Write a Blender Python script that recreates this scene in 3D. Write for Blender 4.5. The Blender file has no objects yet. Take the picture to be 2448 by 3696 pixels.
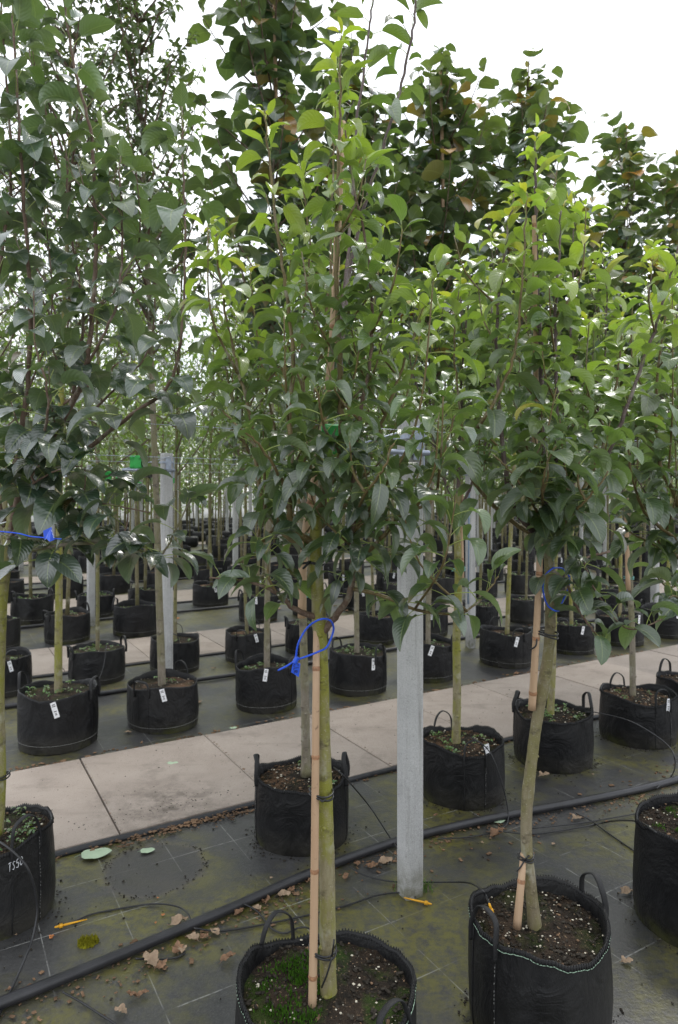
import bpy, math, random
import numpy as np
from mathutils import Vector, Matrix, noise as mnoise

R = random.Random(7)
RAD = math.radians
SC = bpy.context.scene
COL = SC.collection

# ------------------------------------------------------------------ camera
EYE, FPX, CX, YH = 1.6, 2464.0, 1224.0, 1762.0
cam = bpy.data.objects.new('camera', bpy.data.cameras.new('camera'))
COL.objects.link(cam)
cam.location = (0, 0, EYE)
cam.rotation_euler = (RAD(90), 0, 0)
cam.data.sensor_fit = 'VERTICAL'
cam.data.sensor_height = 36.0
cam.data.lens = 24.0
cam.data.shift_y = -86.0 / 3696.0
cam.data.clip_start = 0.05
cam.data.clip_end = 2000
cam.data.dof.use_dof = True
cam.data.dof.focus_distance = 1.85
cam.data.dof.aperture_fstop = 6.3
SC.camera = cam

# ------------------------------------------------------------------ sky, sun, exposure
SUN_EL, SUN_AZ = 52.0, 20.0        # azimuth: degrees from +Y towards +X
w = bpy.data.worlds.new('World'); SC.world = w; w.use_nodes = True
nt = w.node_tree; nt.nodes.clear()
o_ = nt.nodes.new('ShaderNodeOutputWorld'); bg = nt.nodes.new('ShaderNodeBackground')
sky = nt.nodes.new('ShaderNodeTexSky'); sky.sky_type = 'NISHITA'; sky.sun_disc = False
sky.sun_elevation = RAD(SUN_EL); sky.sun_rotation = RAD(SUN_AZ)
mx = nt.nodes.new('ShaderNodeMix'); mx.data_type = 'RGBA'
tc = nt.nodes.new('ShaderNodeTexCoord'); nz = nt.nodes.new('ShaderNodeTexNoise')
nz.inputs['Scale'].default_value = 2.2; nz.inputs['Detail'].default_value = 5
rp = nt.nodes.new('ShaderNodeMapRange')
rp.inputs['From Min'].default_value = 0.35; rp.inputs['From Max'].default_value = 0.6
rp.inputs['To Min'].default_value = 0.55; rp.inputs['To Max'].default_value = 0.97
nt.links.new(tc.outputs['Generated'], nz.inputs['Vector'])
nt.links.new(nz.outputs['Fac'], rp.inputs['Value'])
nt.links.new(rp.outputs['Result'], mx.inputs[0])
nt.links.new(sky.outputs['Color'], mx.inputs[6])
mx.inputs[7].default_value = (11.3, 11.6, 12.0, 1)      # bright cloud sheet
nt.links.new(mx.outputs[2], bg.inputs['Color'])
bg.inputs['Strength'].default_value = 0.125
nt.links.new(bg.outputs[0], o_.inputs[0])

sl = bpy.data.lights.new('sun', 'SUN'); sl.energy = 1.5; sl.angle = RAD(14); sl.color = (1, 0.97, 0.92)
so = bpy.data.objects.new('sun', sl); COL.objects.link(so)
sd = Vector((math.sin(RAD(SUN_AZ)) * math.cos(RAD(SUN_EL)), math.cos(RAD(SUN_AZ)) * math.cos(RAD(SUN_EL)), math.sin(RAD(SUN_EL))))
so.rotation_euler = sd.to_track_quat('Z', 'Y').to_euler()
vs = SC.view_settings
vs.view_transform = 'Standard'; vs.look = 'None'; vs.gamma = 1; vs.exposure = 0.42
try: vs.use_curve_mapping = False
except Exception: pass
SC.cycles.max_bounces = 6
SC.cycles.use_denoising = True
try: SC.cycles.denoising_input_passes = 'RGB_ALBEDO_NORMAL'; SC.cycles.denoising_prefilter = 'ACCURATE'
except Exception: pass
SC.cycles.transparent_max_bounces = 4

# ------------------------------------------------------------------ frames
ANG = RAD(30.5)
CU, SU = math.cos(ANG), math.sin(ANG)
def W(u, v, z=0.0):                      # row frame -> world (u along the rows, v across them)
    return Vector((CU * u - SU * v, SU * u + CU * v, z))
def UV(p): return (CU * p[0] + SU * p[1], -SU * p[0] + CU * p[1])
def P(px, py, d): return Vector(((px - CX) / FPX * d, d, EYE - (py - YH) / FPX * d))
def GP(px, py, z=0.0):
    d = FPX * (EYE - z) / (py - YH); return Vector(((px - CX) / FPX * d, d, z))
def PX(p):
    return (CX + p[0] / p[1] * FPX, YH - (p[2] - EYE) / p[1] * FPX)

# ------------------------------------------------------------------ mesh building (numpy, quads)
class MB:
    def __init__(s): s.V = []; s.Q = []; s.U = []; s.M = []; s.T = []; s.n = 0
    def add(s, V, Q, U=None, mi=0, tint=None):
        V = np.asarray(V, float).reshape(-1, 3); Q = np.asarray(Q, int).reshape(-1, 4)
        s.V.append(V); s.Q.append(Q + s.n); s.n += len(V)
        s.U.append(np.zeros((len(V), 2)) if U is None else np.asarray(U, float))
        s.M.append(np.full(len(Q), mi) if np.isscalar(mi) else np.asarray(mi))
        s.T.append(np.tile((1., 1., 1., 1.) if tint is None else tint, (len(V), 1)))
    def box(s, c, size, rz=0.0, mi=0, bev=0.0, tint=None):
        hx, hy, hz = [k / 2 for k in size]
        if bev <= 0:
            pts = np.array([(x, y, z) for z in (-hz, hz) for (x, y) in ((-hx, -hy), (hx, -hy), (hx, hy), (-hx, hy))])
            q = [(0, 3, 2, 1), (4, 5, 6, 7), (0, 1, 5, 4), (1, 2, 6, 5), (2, 3, 7, 6), (3, 0, 4, 7)]
        else:
            b = bev
            def ring(ix, z): return [(-hx + ix, -hy + ix, z), (hx - ix, -hy + ix, z), (hx - ix, hy - ix, z), (-hx + ix, hy - ix, z)]
            pts = np.array(ring(b, -hz) + ring(0, -hz + b) + ring(0, hz - b) + ring(b, hz))
            q = [(0, 3, 2, 1), (12, 13, 14, 15)]
            for k in range(3):
                for i in range(4):
                    j = (i + 1) % 4; q.append((4 * k + i, 4 * k + j, 4 * k + 4 + j, 4 * k + 4 + i))
        ca, sa = math.cos(rz), math.sin(rz)
        X = pts[:, 0] * ca - pts[:, 1] * sa + c[0]; Y = pts[:, 0] * sa + pts[:, 1] * ca + c[1]
        s.add(np.stack([X, Y, pts[:, 2] + c[2]], 1), q, None, mi, tint)
    def tube(s, pts, rad, n=8, mi=0, cap=True, rough=0.0, tint=None, flat=1.0):
        pts = [Vector(p) for p in pts]; k = len(pts)
        if np.isscalar(rad): rad = [rad] * k
        V = []; U = []
        t = (pts[1] - pts[0]).normalized()
        a = t.orthogonal().normalized()
        if abs(t.z) > 0.7: a = (Vector((1, 0, 0)) - t * t.x).normalized()
        L = 0.0
        rr = list(rad); pp = list(pts)
        if cap:
            pp = [pts[0]] + pp + [pts[-1]]; rr = [rad[0] * 0.02] + rr + [rad[-1] * 0.02]
        for i in range(len(pp)):
            i0 = max(0, i - 1); i1 = min(len(pp) - 1, i + 1)
            d = pp[i1] - pp[i0]
            if d.length > 1e-9: t = d.normalized()
            a = (a - t * a.dot(t)); a = a.normalized() if a.length > 1e-6 else t.orthogonal().normalized()
            b = t.cross(a)
            if i: L += (pp[i] - pp[i - 1]).length
            for j in range(n):
                th = 2 * math.pi * j / n
                r = rr[i] * (1 + (R.uniform(-rough, rough) if rough else 0))
                V.append(pp[i] + a * (math.cos(th) * r) + b * (math.sin(th) * r * flat)); U.append((j / n, L))
        Q = [(i * n + j, i * n + (j + 1) % n, (i + 1) * n + (j + 1) % n, (i + 1) * n + j) for i in range(len(pp) - 1) for j in range(n)]
        s.add(np.array([tuple(v) for v in V]), Q, U, mi, tint)
    def build(s, name, mats, parent=None, smooth=True, kind=None, loc=None):
        o = bpy.data.objects.new(name, s.mesh(name, mats, smooth)); COL.objects.link(o)
        if parent is not None: o.parent = parent
        if loc is not None: o.location = loc
        if kind: o['kind'] = kind
        return o
    def mesh(s, name, mats, smooth=True):
        V = np.concatenate(s.V); Q = np.concatenate(s.Q); U = np.concatenate(s.U); M = np.concatenate(s.M); T = np.concatenate(s.T)
        me = bpy.data.meshes.new(name)
        me.vertices.add(len(V)); me.vertices.foreach_set('co', V.ravel().astype(np.float32))
        me.loops.add(Q.size); me.loops.foreach_set('vertex_index', Q.ravel().astype(np.int32))
        me.polygons.add(len(Q))
        me.polygons.foreach_set('loop_start', np.arange(0, Q.size, 4, dtype=np.int32))
        me.polygons.foreach_set('loop_total', np.full(len(Q), 4, dtype=np.int32))
        if not isinstance(mats, (list, tuple)): mats = [mats]
        for m in mats: me.materials.append(m)
        me.polygons.foreach_set('material_index', M.astype(np.int32))
        me.polygons.foreach_set('use_smooth', np.full(len(Q), smooth, dtype=bool))
        uvl = me.uv_layers.new(name='UVMap'); uvl.data.foreach_set('uv', U[Q.ravel()].ravel().astype(np.float32))
        ca = me.attributes.new('tint', 'FLOAT_COLOR', 'POINT'); ca.data.foreach_set('color', T.ravel().astype(np.float32))
        me.update(calc_edges=True)
        return me

def catmull(pts, per=6):
    pts = [Vector(p) for p in pts]
    if len(pts) < 3: 
        return [pts[0].lerp(pts[-1], i / per) for i in range(per + 1)]
    q = [pts[0] * 2 - pts[1]] + pts + [pts[-1] * 2 - pts[-2]]
    out = []
    for i in range(1, len(q) - 2):
        a, b, c, d = q[i - 1], q[i], q[i + 1], q[i + 2]
        for k in range(per):
            t = k / per
            out.append(0.5 * ((2 * b) + (c - a) * t + (2 * a - 5 * b + 4 * c - d) * t * t + (3 * b - a - 3 * c + d) * t ** 3))
    out.append(pts[-1])
    return out

# ------------------------------------------------------------------ objects
def tag(o, label, cat, group=None, kind=None):
    if label: o['label'] = label
    if cat: o['category'] = cat
    if group: o['group'] = group
    if kind: o['kind'] = kind
    return o
def thing(name, label, cat, loc=(0, 0, 0), rz=0.0, group=None):
    o = bpy.data.objects.new(name, None); COL.objects.link(o)
    o.location = loc; o.rotation_euler = (0, 0, rz); o.empty_display_size = 0.1
    return tag(o, label, cat, group)
def inst(name, me, parent=None, loc=None, rz=None, kind=None):
    o = bpy.data.objects.new(name, me); COL.objects.link(o)
    if parent is not None: o.parent = parent
    if loc is not None: o.location = loc
    if rz is not None: o.rotation_euler = (0, 0, rz)
    if kind: o['kind'] = kind
    return o

# ------------------------------------------------------------------ materials
class NT:
    def __init__(s, name):
        s.m = bpy.data.materials.new(name); s.m.use_nodes = True; s.t = s.m.node_tree; s.t.nodes.clear()
        s.out = s.t.nodes.new('ShaderNodeOutputMaterial')
    def n(s, typ, **kw):
        x = s.t.nodes.new(typ)
        for k, v in kw.items():
            if k.startswith('i_'): x.inputs[k[2:].replace('_', ' ')].default_value = v
            else: setattr(x, k, v)
        return x
    def l(s, a, b): s.t.links.new(a, b); return a
    def val(s, node_in, v):
        if hasattr(v, 'is_output'): s.l(v, node_in)
        else: node_in.default_value = v
    def math(s, op, a, b=0.0, c=None):
        x = s.n('ShaderNodeMath', operation=op); s.val(x.inputs[0], a); s.val(x.inputs[1], b)
        if c is not None: s.val(x.inputs[2], c)
        return x.outputs[0]
    def mix(s, f, a, b):
        x = s.n('ShaderNodeMix', data_type='RGBA'); s.val(x.inputs[0], f)
        for i, c in ((6, a), (7, b)):
            s.val(x.inputs[i], c if hasattr(c, 'is_output') else (*c, 1) if len(c) == 3 else c)
        return x.outputs[2]
    def mul(s, a, b):
        x = s.n('ShaderNodeMix', data_type='RGBA', blend_type='MULTIPLY'); x.inputs[0].default_value = 1
        s.val(x.inputs[6], a); s.val(x.inputs[7], b); return x.outputs[2]
    def noise(s, scale, vec=None, detail=3, rough=0.55, dist=0.0):
        x = s.n('ShaderNodeTexNoise'); x.inputs['Scale'].default_value = scale; x.inputs['Detail'].default_value = detail
        x.inputs['Roughness'].default_value = rough; x.inputs['Distortion'].default_value = dist
        if vec is not None: s.l(vec, x.inputs['Vector'])
        return x.outputs['Fac']
    def rng(s, v, a, b, c=0.0, d=1.0):
        x = s.n('ShaderNodeMapRange'); s.val(x.inputs['Value'], v)
        for k, q in (('From Min', a), ('From Max', b), ('To Min', c), ('To Max', d)): x.inputs[k].default_value = q
        return x.outputs['Result']
    def obj(s): return s.n('ShaderNodeTexCoord').outputs['Object']
    def geo(s): return s.n('ShaderNodeNewGeometry')
    def xyz(s, v):
        x = s.n('ShaderNodeSeparateXYZ'); s.l(v, x.inputs[0]); return x.outputs
    def mapping(s, v, scale=(1, 1, 1), rot=(0, 0, 0), loc=(0, 0, 0)):
        x = s.n('ShaderNodeMapping'); s.l(v, x.inputs['Vector'])
        x.inputs['Scale'].default_value = scale; x.inputs['Rotation'].default_value = rot; x.inputs['Location'].default_value = loc
        return x.outputs[0]
    def bump(s, h, strength, dist=0.01):
        x = s.n('ShaderNodeBump'); x.inputs['Strength'].default_value = strength; x.inputs['Distance'].default_value = dist
        s.l(h, x.inputs['Height']); return x.outputs[0]
    def pbr(s, col, rough=0.5, spec=0.5, metal=0.0, normal=None, link=True):
        b = s.n('ShaderNodeBsdfPrincipled')
        s.val(b.inputs['Base Color'], col if hasattr(col, 'is_output') else (*col, 1))
        s.val(b.inputs['Roughness'], rough); s.val(b.inputs['Specular IOR Level'], spec); b.inputs['Metallic'].default_value = metal
        if normal is not None: s.l(normal, b.inputs['Normal'])
        if link: s.l(b.outputs[0], s.out.inputs[0])
        return b.outputs[0]

def plain(name, col, rough=0.5, spec=0.5, metal=0.0, var=0.15, scale=30.0, bump=0.0):
    t = NT(name); o = t.obj(); n = t.noise(scale, o)
    c = t.mix(t.rng(n, 0.3, 0.7), tuple(k * (1 - var) for k in col), tuple(min(1, k * (1 + var)) for k in col))
    t.pbr(c, rough, spec, metal, t.bump(n, bump, 0.004) if bump else None)
    return t.m

def leaf_material(name, per_object, rough=0.33, under=(0.14, 0.20, 0.075), trans=0.30, spec=1.0, blotch=0.5, sheen=0.06, coat=0.75):
    t = NT(name)
    base = t.n('ShaderNodeObjectInfo').outputs['Color'] if per_object else t.n('ShaderNodeAttribute', attribute_name='tint').outputs['Color']
    uv = t.n('ShaderNodeTexCoord').outputs['UV']; x = t.xyz(uv)
    a = t.math('ABSOLUTE', t.math('SUBTRACT', x[0], 0.5))
    rib = t.rng(a, 0.012, 0.035, 1, 0)
    side = t.math('SINE', t.math('MULTIPLY', t.math('SUBTRACT', x[1], t.math('MULTIPLY', a, 0.55)), 62.0))
    n = t.noise(14.0, t.obj(), 3)
    col = t.mix(t.rng(n, 0.3, 0.75, 0, 0.35), base, t.mul(base, (0.55, 0.6, 0.55, 1)))
    col = t.mix(t.math('MULTIPLY', t.rng(side, 0.75, 1.0), 0.16), col, t.mix(0.5, base, (0.2, 0.26, 0.1)))
    if blotch: col = t.mix(t.math('MULTIPLY', t.rng(t.noise(5.0, t.obj(), 2), 0.62, 0.68), blotch), col, (0.22, 0.09, 0.03))
    col = t.mix(t.math('MULTIPLY', rib, 0.6), col, (0.24, 0.30, 0.10))
    bf = t.geo().outputs['Backfacing']
    ucol = t.mix(0.62, base, under)
    ucol = t.mix(t.math('MULTIPLY', rib, 0.5), ucol, (0.30, 0.36, 0.16))
    c2 = t.mix(bf, col, ucol)
    rg = t.rng(bf, 0, 1, rough, 0.62)
    rg = t.math('ADD', rg, t.rng(n, 0.3, 0.7, -0.06, 0.1))
    nm = t.bump(t.math('ADD', t.math('MULTIPLY', side, 0.5), t.math('MULTIPLY', n, 1.2)), 0.28, 0.004)
    b = t.pbr(c2, rg, spec, 0, nm, link=False)
    pn = b.node; pn.inputs['Sheen Weight'].default_value = sheen; pn.inputs['Sheen Roughness'].default_value = 0.35
    pn.inputs['Coat Weight'].default_value = coat; pn.inputs['Coat Roughness'].default_value = 0.2; pn.inputs['Coat IOR'].default_value = 1.6
    tr = t.n('ShaderNodeBsdfTranslucent')
    t.l(t.mix(0.5, t.mul(base, (2.2, 2.5, 0.9, 1)), (0.20, 0.30, 0.04)), tr.inputs['Color'])
    ms = t.n('ShaderNodeMixShader'); ms.inputs[0].default_value = trans
    t.l(b, ms.inputs[1]); t.l(tr.outputs[0], ms.inputs[2]); t.l(ms.outputs[0], t.out.inputs[0])
    return t.m

def bark_material(name, a, b, green=None, gfac=0.5, rough=0.7):
    t = NT(name); o = t.obj()
    st = t.mapping(o, (1, 1, 0.25))
    n1 = t.noise(40, st, 5, 0.7); n2 = t.noise(9, t.mapping(o, (1, 1, 0.45)), 5, 0.65); n3 = t.noise(150, t.mapping(o, (1, 1, 2.2)), 2)
    c = t.mix(t.rng(n1, 0.35, 0.65), a, b)
    if green: c = t.mix(t.math('MULTIPLY', t.rng(n2, 0.43, 0.56), gfac), c, green)
    c = t.mix(t.rng(n3, 0.64, 0.7, 0, 0.55), c, (0.38, 0.36, 0.28))
    c = t.mix(t.rng(t.noise(16, t.mapping(o, (1, 1, 1.6)), 5, 0.7), 0.54, 0.66, 0, 0.75), c, tuple(k * 0.45 for k in a))
    c = t.mix(t.rng(t.noise(12, t.mapping(o, (1, 1, 0.7), loc=(5, 1, 3)), 4, 0.7), 0.56, 0.68, 0, 0.6), c, (0.34, 0.33, 0.27))
    t.pbr(c, rough, 0.3, 0, t.bump(t.math('ADD', n1, t.math('MULTIPLY', n3, 0.6)), 0.5, 0.004))
    return t.m

M = {}
M['leaf_o'] = leaf_material('pear leaf', True)
M['leaf_m'] = leaf_material('pear leaf mass', False)
M['gloss_o'] = leaf_material('glossy leaf', True, rough=0.27, under=(0.16, 0.23, 0.12), spec=1.0, trans=0.2, sheen=0.06, coat=1.0)
M['gloss_m'] = leaf_material('glossy leaf mass', False, rough=0.27, under=(0.16, 0.23, 0.12), spec=1.0, trans=0.2, sheen=0.06, coat=1.0)
M['dark_o'] = leaf_material('dark leaf', True, rough=0.36, trans=0.22, under=(0.14, 0.20, 0.10))
M['dark_m'] = leaf_material('dark leaf mass', False, rough=0.36, trans=0.22, under=(0.14, 0.20, 0.10))
M['matt_o'] = leaf_material('felted leaf', True, rough=0.42, under=(0.22, 0.28, 0.14), trans=0.30, spec=1.0, sheen=0.2, coat=0.6)
M['matt_m'] = leaf_material('felted leaf mass', False, rough=0.42, under=(0.22, 0.28, 0.14), trans=0.30, spec=1.0, sheen=0.2, coat=0.6)
M['petiole'] = plain('leaf stalk', (0.26, 0.32, 0.08), 0.5)
M['petiole_red'] = plain('leaf stalk red', (0.2, 0.16, 0.08), 0.5)
M['bark_olive'] = bark_material('olive bark', (0.17, 0.145, 0.075), (0.27, 0.24, 0.15), (0.20, 0.20, 0.03), 0.95)
M['bark_grey'] = bark_material('grey bark', (0.15, 0.125, 0.095), (0.24, 0.21, 0.165), (0.14, 0.14, 0.05), 0.55)
M['bark_wavy'] = bark_material('wavy trunk bark', (0.15, 0.125, 0.075), (0.23, 0.195, 0.13), (0.16, 0.15, 0.05), 0.7)
M['bark_brown'] = bark_material('brown bark', (0.10, 0.062, 0.042), (0.17, 0.12, 0.09), None)
M['shoot'] = bark_material('green shoot', (0.11, 0.08, 0.035), (0.17, 0.13, 0.05), None, rough=0.5)
M['shoot_purple'] = bark_material('purple shoot', (0.07, 0.045, 0.042), (0.13, 0.095, 0.085), None, rough=0.5)
M['bark_far'] = bark_material('far bark', (0.12, 0.105, 0.06), (0.20, 0.175, 0.105), (0.16, 0.16, 0.04), 0.6)

def bag_material():
    t = NT('black woven bag'); o = t.obj(); z = t.xyz(o)[2]
    n = t.noise(7, o, 4); f = t.noise(8.5, t.mapping(o, (1, 1, 0.8)), 4, 0.55, 0.8)
    wv = t.noise(420, t.mapping(o, (1, 1, 0.4)), 1)
    c = t.mix(t.rng(n, 0.35, 0.7), (0.0035, 0.0035, 0.0042), (0.009, 0.009, 0.010))
    c = t.mix(t.rng(wv, 0.5, 0.75, 0, 0.25), c, (0.03, 0.03, 0.032))
    rnd = t.n('ShaderNodeObjectInfo').outputs['Random']
    c = t.mix(t.math('MULTIPLY', t.math('POWER', rnd, 2.5), t.rng(t.noise(4, t.mapping(o, (1, 1, .5)), 5, .7), .4, .65, 0, .55)), c, (0.05, 0.049, 0.047))
    low = t.math('MULTIPLY', t.rng(z, 0.0, 0.11, 1, 0), t.rng(n, 0.3, 0.62, 0.15, 0.95))
    c = t.mix(t.math('MULTIPLY', low, 0.6), c, (0.06, 0.055, 0.043))
    g = t.math('MULTIPLY', t.rng(z, 0.0, 0.06, 1, 0), t.rng(t.noise(5, t.mapping(o, loc=(3, 1, 2))), 0.5, 0.62))
    c = t.mix(t.math('MULTIPLY', g, 0.6), c, (0.07, 0.075, 0.015))
    c = t.mix(t.rng(t.noise(2.3, t.mapping(o, (1, 1, 0.35), loc=(7, 2, 0)), 5, 0.7), 0.62, 0.78, 0, 0.28), c, (0.10, 0.10, 0.10))
    h = t.math('ADD', t.math('MULTIPLY', f, 1.0), t.math('MULTIPLY', wv, 0.05))
    t.pbr(c, t.rng(n, 0.3, 0.7, 0.38, 0.6), 0.28, 0, t.bump(h, 0.6, 0.03))
    return t.m
M['bag'] = bag_material()
M['webbing'] = plain('black webbing', (0.014, 0.014, 0.015), 0.6, 0.35, var=0.4, scale=300, bump=0.3)
M['thread'] = plain('pale green thread', (0.30, 0.42, 0.32), 0.7, 0.2)
M['thread_grey'] = plain('grey thread', (0.20, 0.20, 0.19), 0.7, 0.2)

def soil_material(name, mossy, brown=0.5):
    t = NT(name); o = t.obj()
    n = t.noise(30, o, 5, 0.7); n2 = t.noise(6, o, 3); n3 = t.noise(120, o, 2)
    c = t.mix(t.rng(n, 0.35, 0.7), (0.010, 0.009, 0.007), (0.045, 0.032, 0.022))
    c = t.mix(t.math('MULTIPLY', t.rng(n2, 0.42, 0.6), brown), c, (0.15, 0.088, 0.052))
    c = t.mix(t.math('MULTIPLY', t.rng(t.noise(8, t.mapping(o, loc=(4, 4, 0)), 4), 0.5, 0.62), mossy), c, (0.035, 0.075, 0.006))
    c = t.mix(t.rng(n3, 0.62, 0.70, 0, 0.6), c, (0.3, 0.21, 0.13))
    t.pbr(c, 0.85, 0.2, 0, t.bump(t.math('ADD', n, t.math('MULTIPLY', n3, 0.4)), 1.0, 0.02))
    return t.m
M['soil_moss'] = soil_material('mossy soil', 0.6, 0.12)
M['soil'] = soil_material('dark soil', 0.3, 0.18)
M['soil_brown'] = soil_material('brown soil', 0.1, 0.95)
M['perlite'] = plain('perlite', (0.50, 0.46, 0.37), 0.8, 0.2, var=0.3)
M['weed_m'] = leaf_material('weed leaf', False, rough=0.45, trans=0.3)
M['cane'] = None
t = NT('bamboo cane'); o = t.obj(); n = t.noise(40, t.mapping(o, (1, 1, 0.06)), 3); n2 = t.noise(5, o, 3)
c = t.mix(t.rng(n, 0.3, 0.7), (0.39, 0.255, 0.155), (0.49, 0.34, 0.22)); c = t.mix(t.rng(n2, 0.5, 0.75, 0, 0.5), c, (0.36, 0.19, 0.11))
c = t.mix(t.rng(t.noise(60, o, 3), 0.66, 0.74, 0, 0.7), c, (0.16, 0.10, 0.06))
t.pbr(c, 0.5, 0.4); M['cane'] = t.m
M['cane_node'] = plain('bamboo node', (0.30, 0.155, 0.08), 0.6, var=0.35, scale=120)
M['tie'] = plain('black tie', (0.012, 0.012, 0.013), 0.35, 0.5)
M['blue'] = plain('blue plastic', (0.015, 0.085, 0.62), 0.4, 0.5, var=0.1)
M['ink'] = plain('black ink', (0.008, 0.008, 0.012), 0.5)
M['white_ink'] = plain('white marker', (0.62, 0.63, 0.66), 0.6, var=0.25)
M['teal'] = plain('teal twine', (0.10, 0.30, 0.27), 0.6)
M['yellow'] = plain('yellow plastic', (0.72, 0.36, 0.015), 0.45, 0.5, var=0.12)
M['green_clip'] = plain('green plastic', (0.02, 0.33, 0.055), 0.4, 0.5, var=0.12)
M['label'] = plain('white label', (0.78, 0.78, 0.80), 0.5, var=0.05)
M['hose'] = plain('black hose', (0.016, 0.016, 0.018), 0.38, 0.5, var=0.3, scale=15)
M['pipe'] = plain('black pipe', (0.022, 0.022, 0.025), 0.42, 0.5, var=0.4, scale=9, bump=0.05)
M['zinc'] = plain('galvanised steel', (0.34, 0.38, 0.46), 0.42, 0.5, 0.55, var=0.2, scale=40)
M['rope'] = plain('blue grey rope', (0.20, 0.27, 0.36), 0.7)
M['deadleaf'] = plain('dry leaf', (0.20, 0.115, 0.066), 0.7, 0.3, var=0.45, scale=25, bump=0.4)
M['deadleaf_pale'] = plain('pale dry leaf', (0.30, 0.215, 0.145), 0.7, 0.3, var=0.35, scale=25, bump=0.4)
M['deadleaf_green'] = plain('pale green fallen leaf', (0.36, 0.46, 0.32), 0.6, 0.3, var=0.12, scale=20, bump=0.2)
M['deadleaf_orange'] = plain('orange dry leaf', (0.44, 0.17, 0.06), 0.65, 0.3, var=0.3, scale=25, bump=0.3)
M['litter'] = plain('litter', (0.16, 0.10, 0.06), 0.8, 0.2, var=0.7, scale=9)
M['crumbs'] = plain('soil crumbs', (0.035, 0.03, 0.024), 0.9, 0.15, var=0.6, scale=60)
M['moss'] = plain('moss', (0.20, 0.19, 0.012), 0.85, 0.15, var=0.5, scale=80)
M['grass_m'] = plain('grass', (0.10, 0.19, 0.03), 0.5, 0.3, var=0.3)

def concrete(name, a, b, per_obj=False, pits=0.5, pscale=60):
    t = NT(name); o = t.n('ShaderNodeNewGeometry').outputs['Position']
    n = t.noise(260, o, 2); n2 = t.noise(2.3, o, 5, 0.65); n3 = t.noise(pscale, t.mapping(o, (1, 1, 1), loc=(1, 5, 2)), 3)
    c = t.mix(t.rng(n2, 0.3, 0.72), a, b)
    c = t.mix(t.rng(n, 0.55, 0.72, 0, 0.4), c, tuple(min(1, k * 1.45) for k in b))
    c = t.mix(t.rng(n, 0.44, 0.30, 0, 0.4), c, tuple(k * 0.45 for k in a))
    c = t.mix(t.rng(n3, 0.62, 0.72, 0, pits), c, (0.10, 0.085, 0.07))
    c = t.mix(t.rng(t.noise(3.5, o, 6, 0.75), 0.54, 0.74, 0, 0.6), c, tuple(k * 0.5 for k in a))
    if per_obj:
        q_ = W(.98, 3.40); vd = t.n('ShaderNodeVectorMath', operation='DISTANCE'); t.l(t.mapping(o, rot=(0, 0, -ANG), scale=(1, 1, 1)), vd.inputs[0]); vd.inputs[1].default_value = (.98, 3.36, 0)
        sm_ = t.math('MULTIPLY', t.rng(vd.outputs['Value'], 0.05, 0.42, 1, 0), t.rng(t.noise(11, o, 5, .7), .42, .62))
        c = t.mix(t.math('MULTIPLY', sm_, .75), c, (0.075, 0.062, 0.05))
        px_ = t.mapping(o, rot=(0, 0, -ANG), scale=(.6, 3.0, 1)); c = t.mix(t.rng(t.noise(2.2, px_, 5, .65), .55, .72, 0, .45), c, tuple(k * .55 for k in a))
        r = t.n('ShaderNodeObjectInfo').outputs['Random']
        c = t.mul(c, t.mix(r, (0.88, 0.89, 0.90), (1.08, 1.07, 1.06)))
    t.pbr(c, 0.75, 0.3, 0, t.bump(t.math('ADD', n, n3), 0.35, 0.004))
    return t.m
M['slab'] = concrete('concrete slab', (0.285, 0.238, 0.202), (0.375, 0.32, 0.276), True, 0.35)
M['post'] = concrete('concrete post', (0.33, 0.33, 0.327), (0.50, 0.50, 0.495), False, 0.35, 90)
t = NT.__new__(NT); t.m = M['post']; t.t = t.m.node_tree; t.out = None
pb = [n for n in t.t.nodes if n.type == 'BSDF_PRINCIPLED'][0]; src = pb.inputs['Base Color'].links[0].from_socket
gp_ = t.geo().outputs['Position']; zz = t.xyz(gp_)[2]; sn = t.noise(38, t.mapping(gp_, (1, 1, .05)), 4, .7)
c = t.mix(t.rng(sn, .55, .72, 0, .55), src, (.17, .165, .15)); c = t.mix(t.rng(sn, .42, .3, 0, .5), c, (.55, .55, .54))
c = t.mix(t.math('MULTIPLY', t.rng(zz, 0.0, .16, .9, 0), t.rng(t.noise(30, gp_, 4), .35, .6, .2, 1)), c, (.11, .11, .06)); t.l(c, pb.inputs['Base Color'])

# ground cloth: woven black plastic with white marker threads, dust and algae
t = NT('ground cloth'); pos = t.geo().outputs['Position']
p = t.mapping(pos, rot=(0, 0, -ANG)); x = t.xyz(p)
n_big = t.noise(0.9, pos, 4, 0.6); n_mid = t.noise(3.2, pos, 5, 0.65); n_f = t.noise(55, pos, 3)
wv = t.noise(700, t.mapping(p, (0.35, 1, 1)), 1)
c = t.mix(t.rng(n_mid, 0.3, 0.7), (0.015, 0.0155, 0.017), (0.031, 0.0315, 0.033))
c = t.mix(t.rng(wv, 0.45, 0.7, 0, 0.45), c, (0.062, 0.062, 0.066))
c = t.mix(t.rng(t.noise(140, pos, 3, .7), .5, .7, 0, .55), c, (0.10, 0.095, 0.085))
dust = t.math('MULTIPLY', t.rng(t.noise(1.7, t.mapping(pos, loc=(9, 4, 0)), 6, .7), 0.42, 0.6), t.rng(n_f, 0.3, 0.65, 0.3, 1))
c = t.mix(t.math('MULTIPLY', dust, 0.45), c, (0.092, 0.09, 0.086))
al = t.math('MULTIPLY', t.rng(t.noise(1.5, t.mapping(pos, loc=(3.3, 1.2, 0)), 5, 0.6), 0.44, 0.60), t.rng(t.noise(22, pos, 5, 0.75), 0.36, 0.58))
ce = W(.79, 2.87)
vd = t.n('ShaderNodeVectorMath', operation='DISTANCE'); t.l(pos, vd.inputs[0]); vd.inputs[1].default_value = (ce.x, ce.y, 0)
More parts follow.
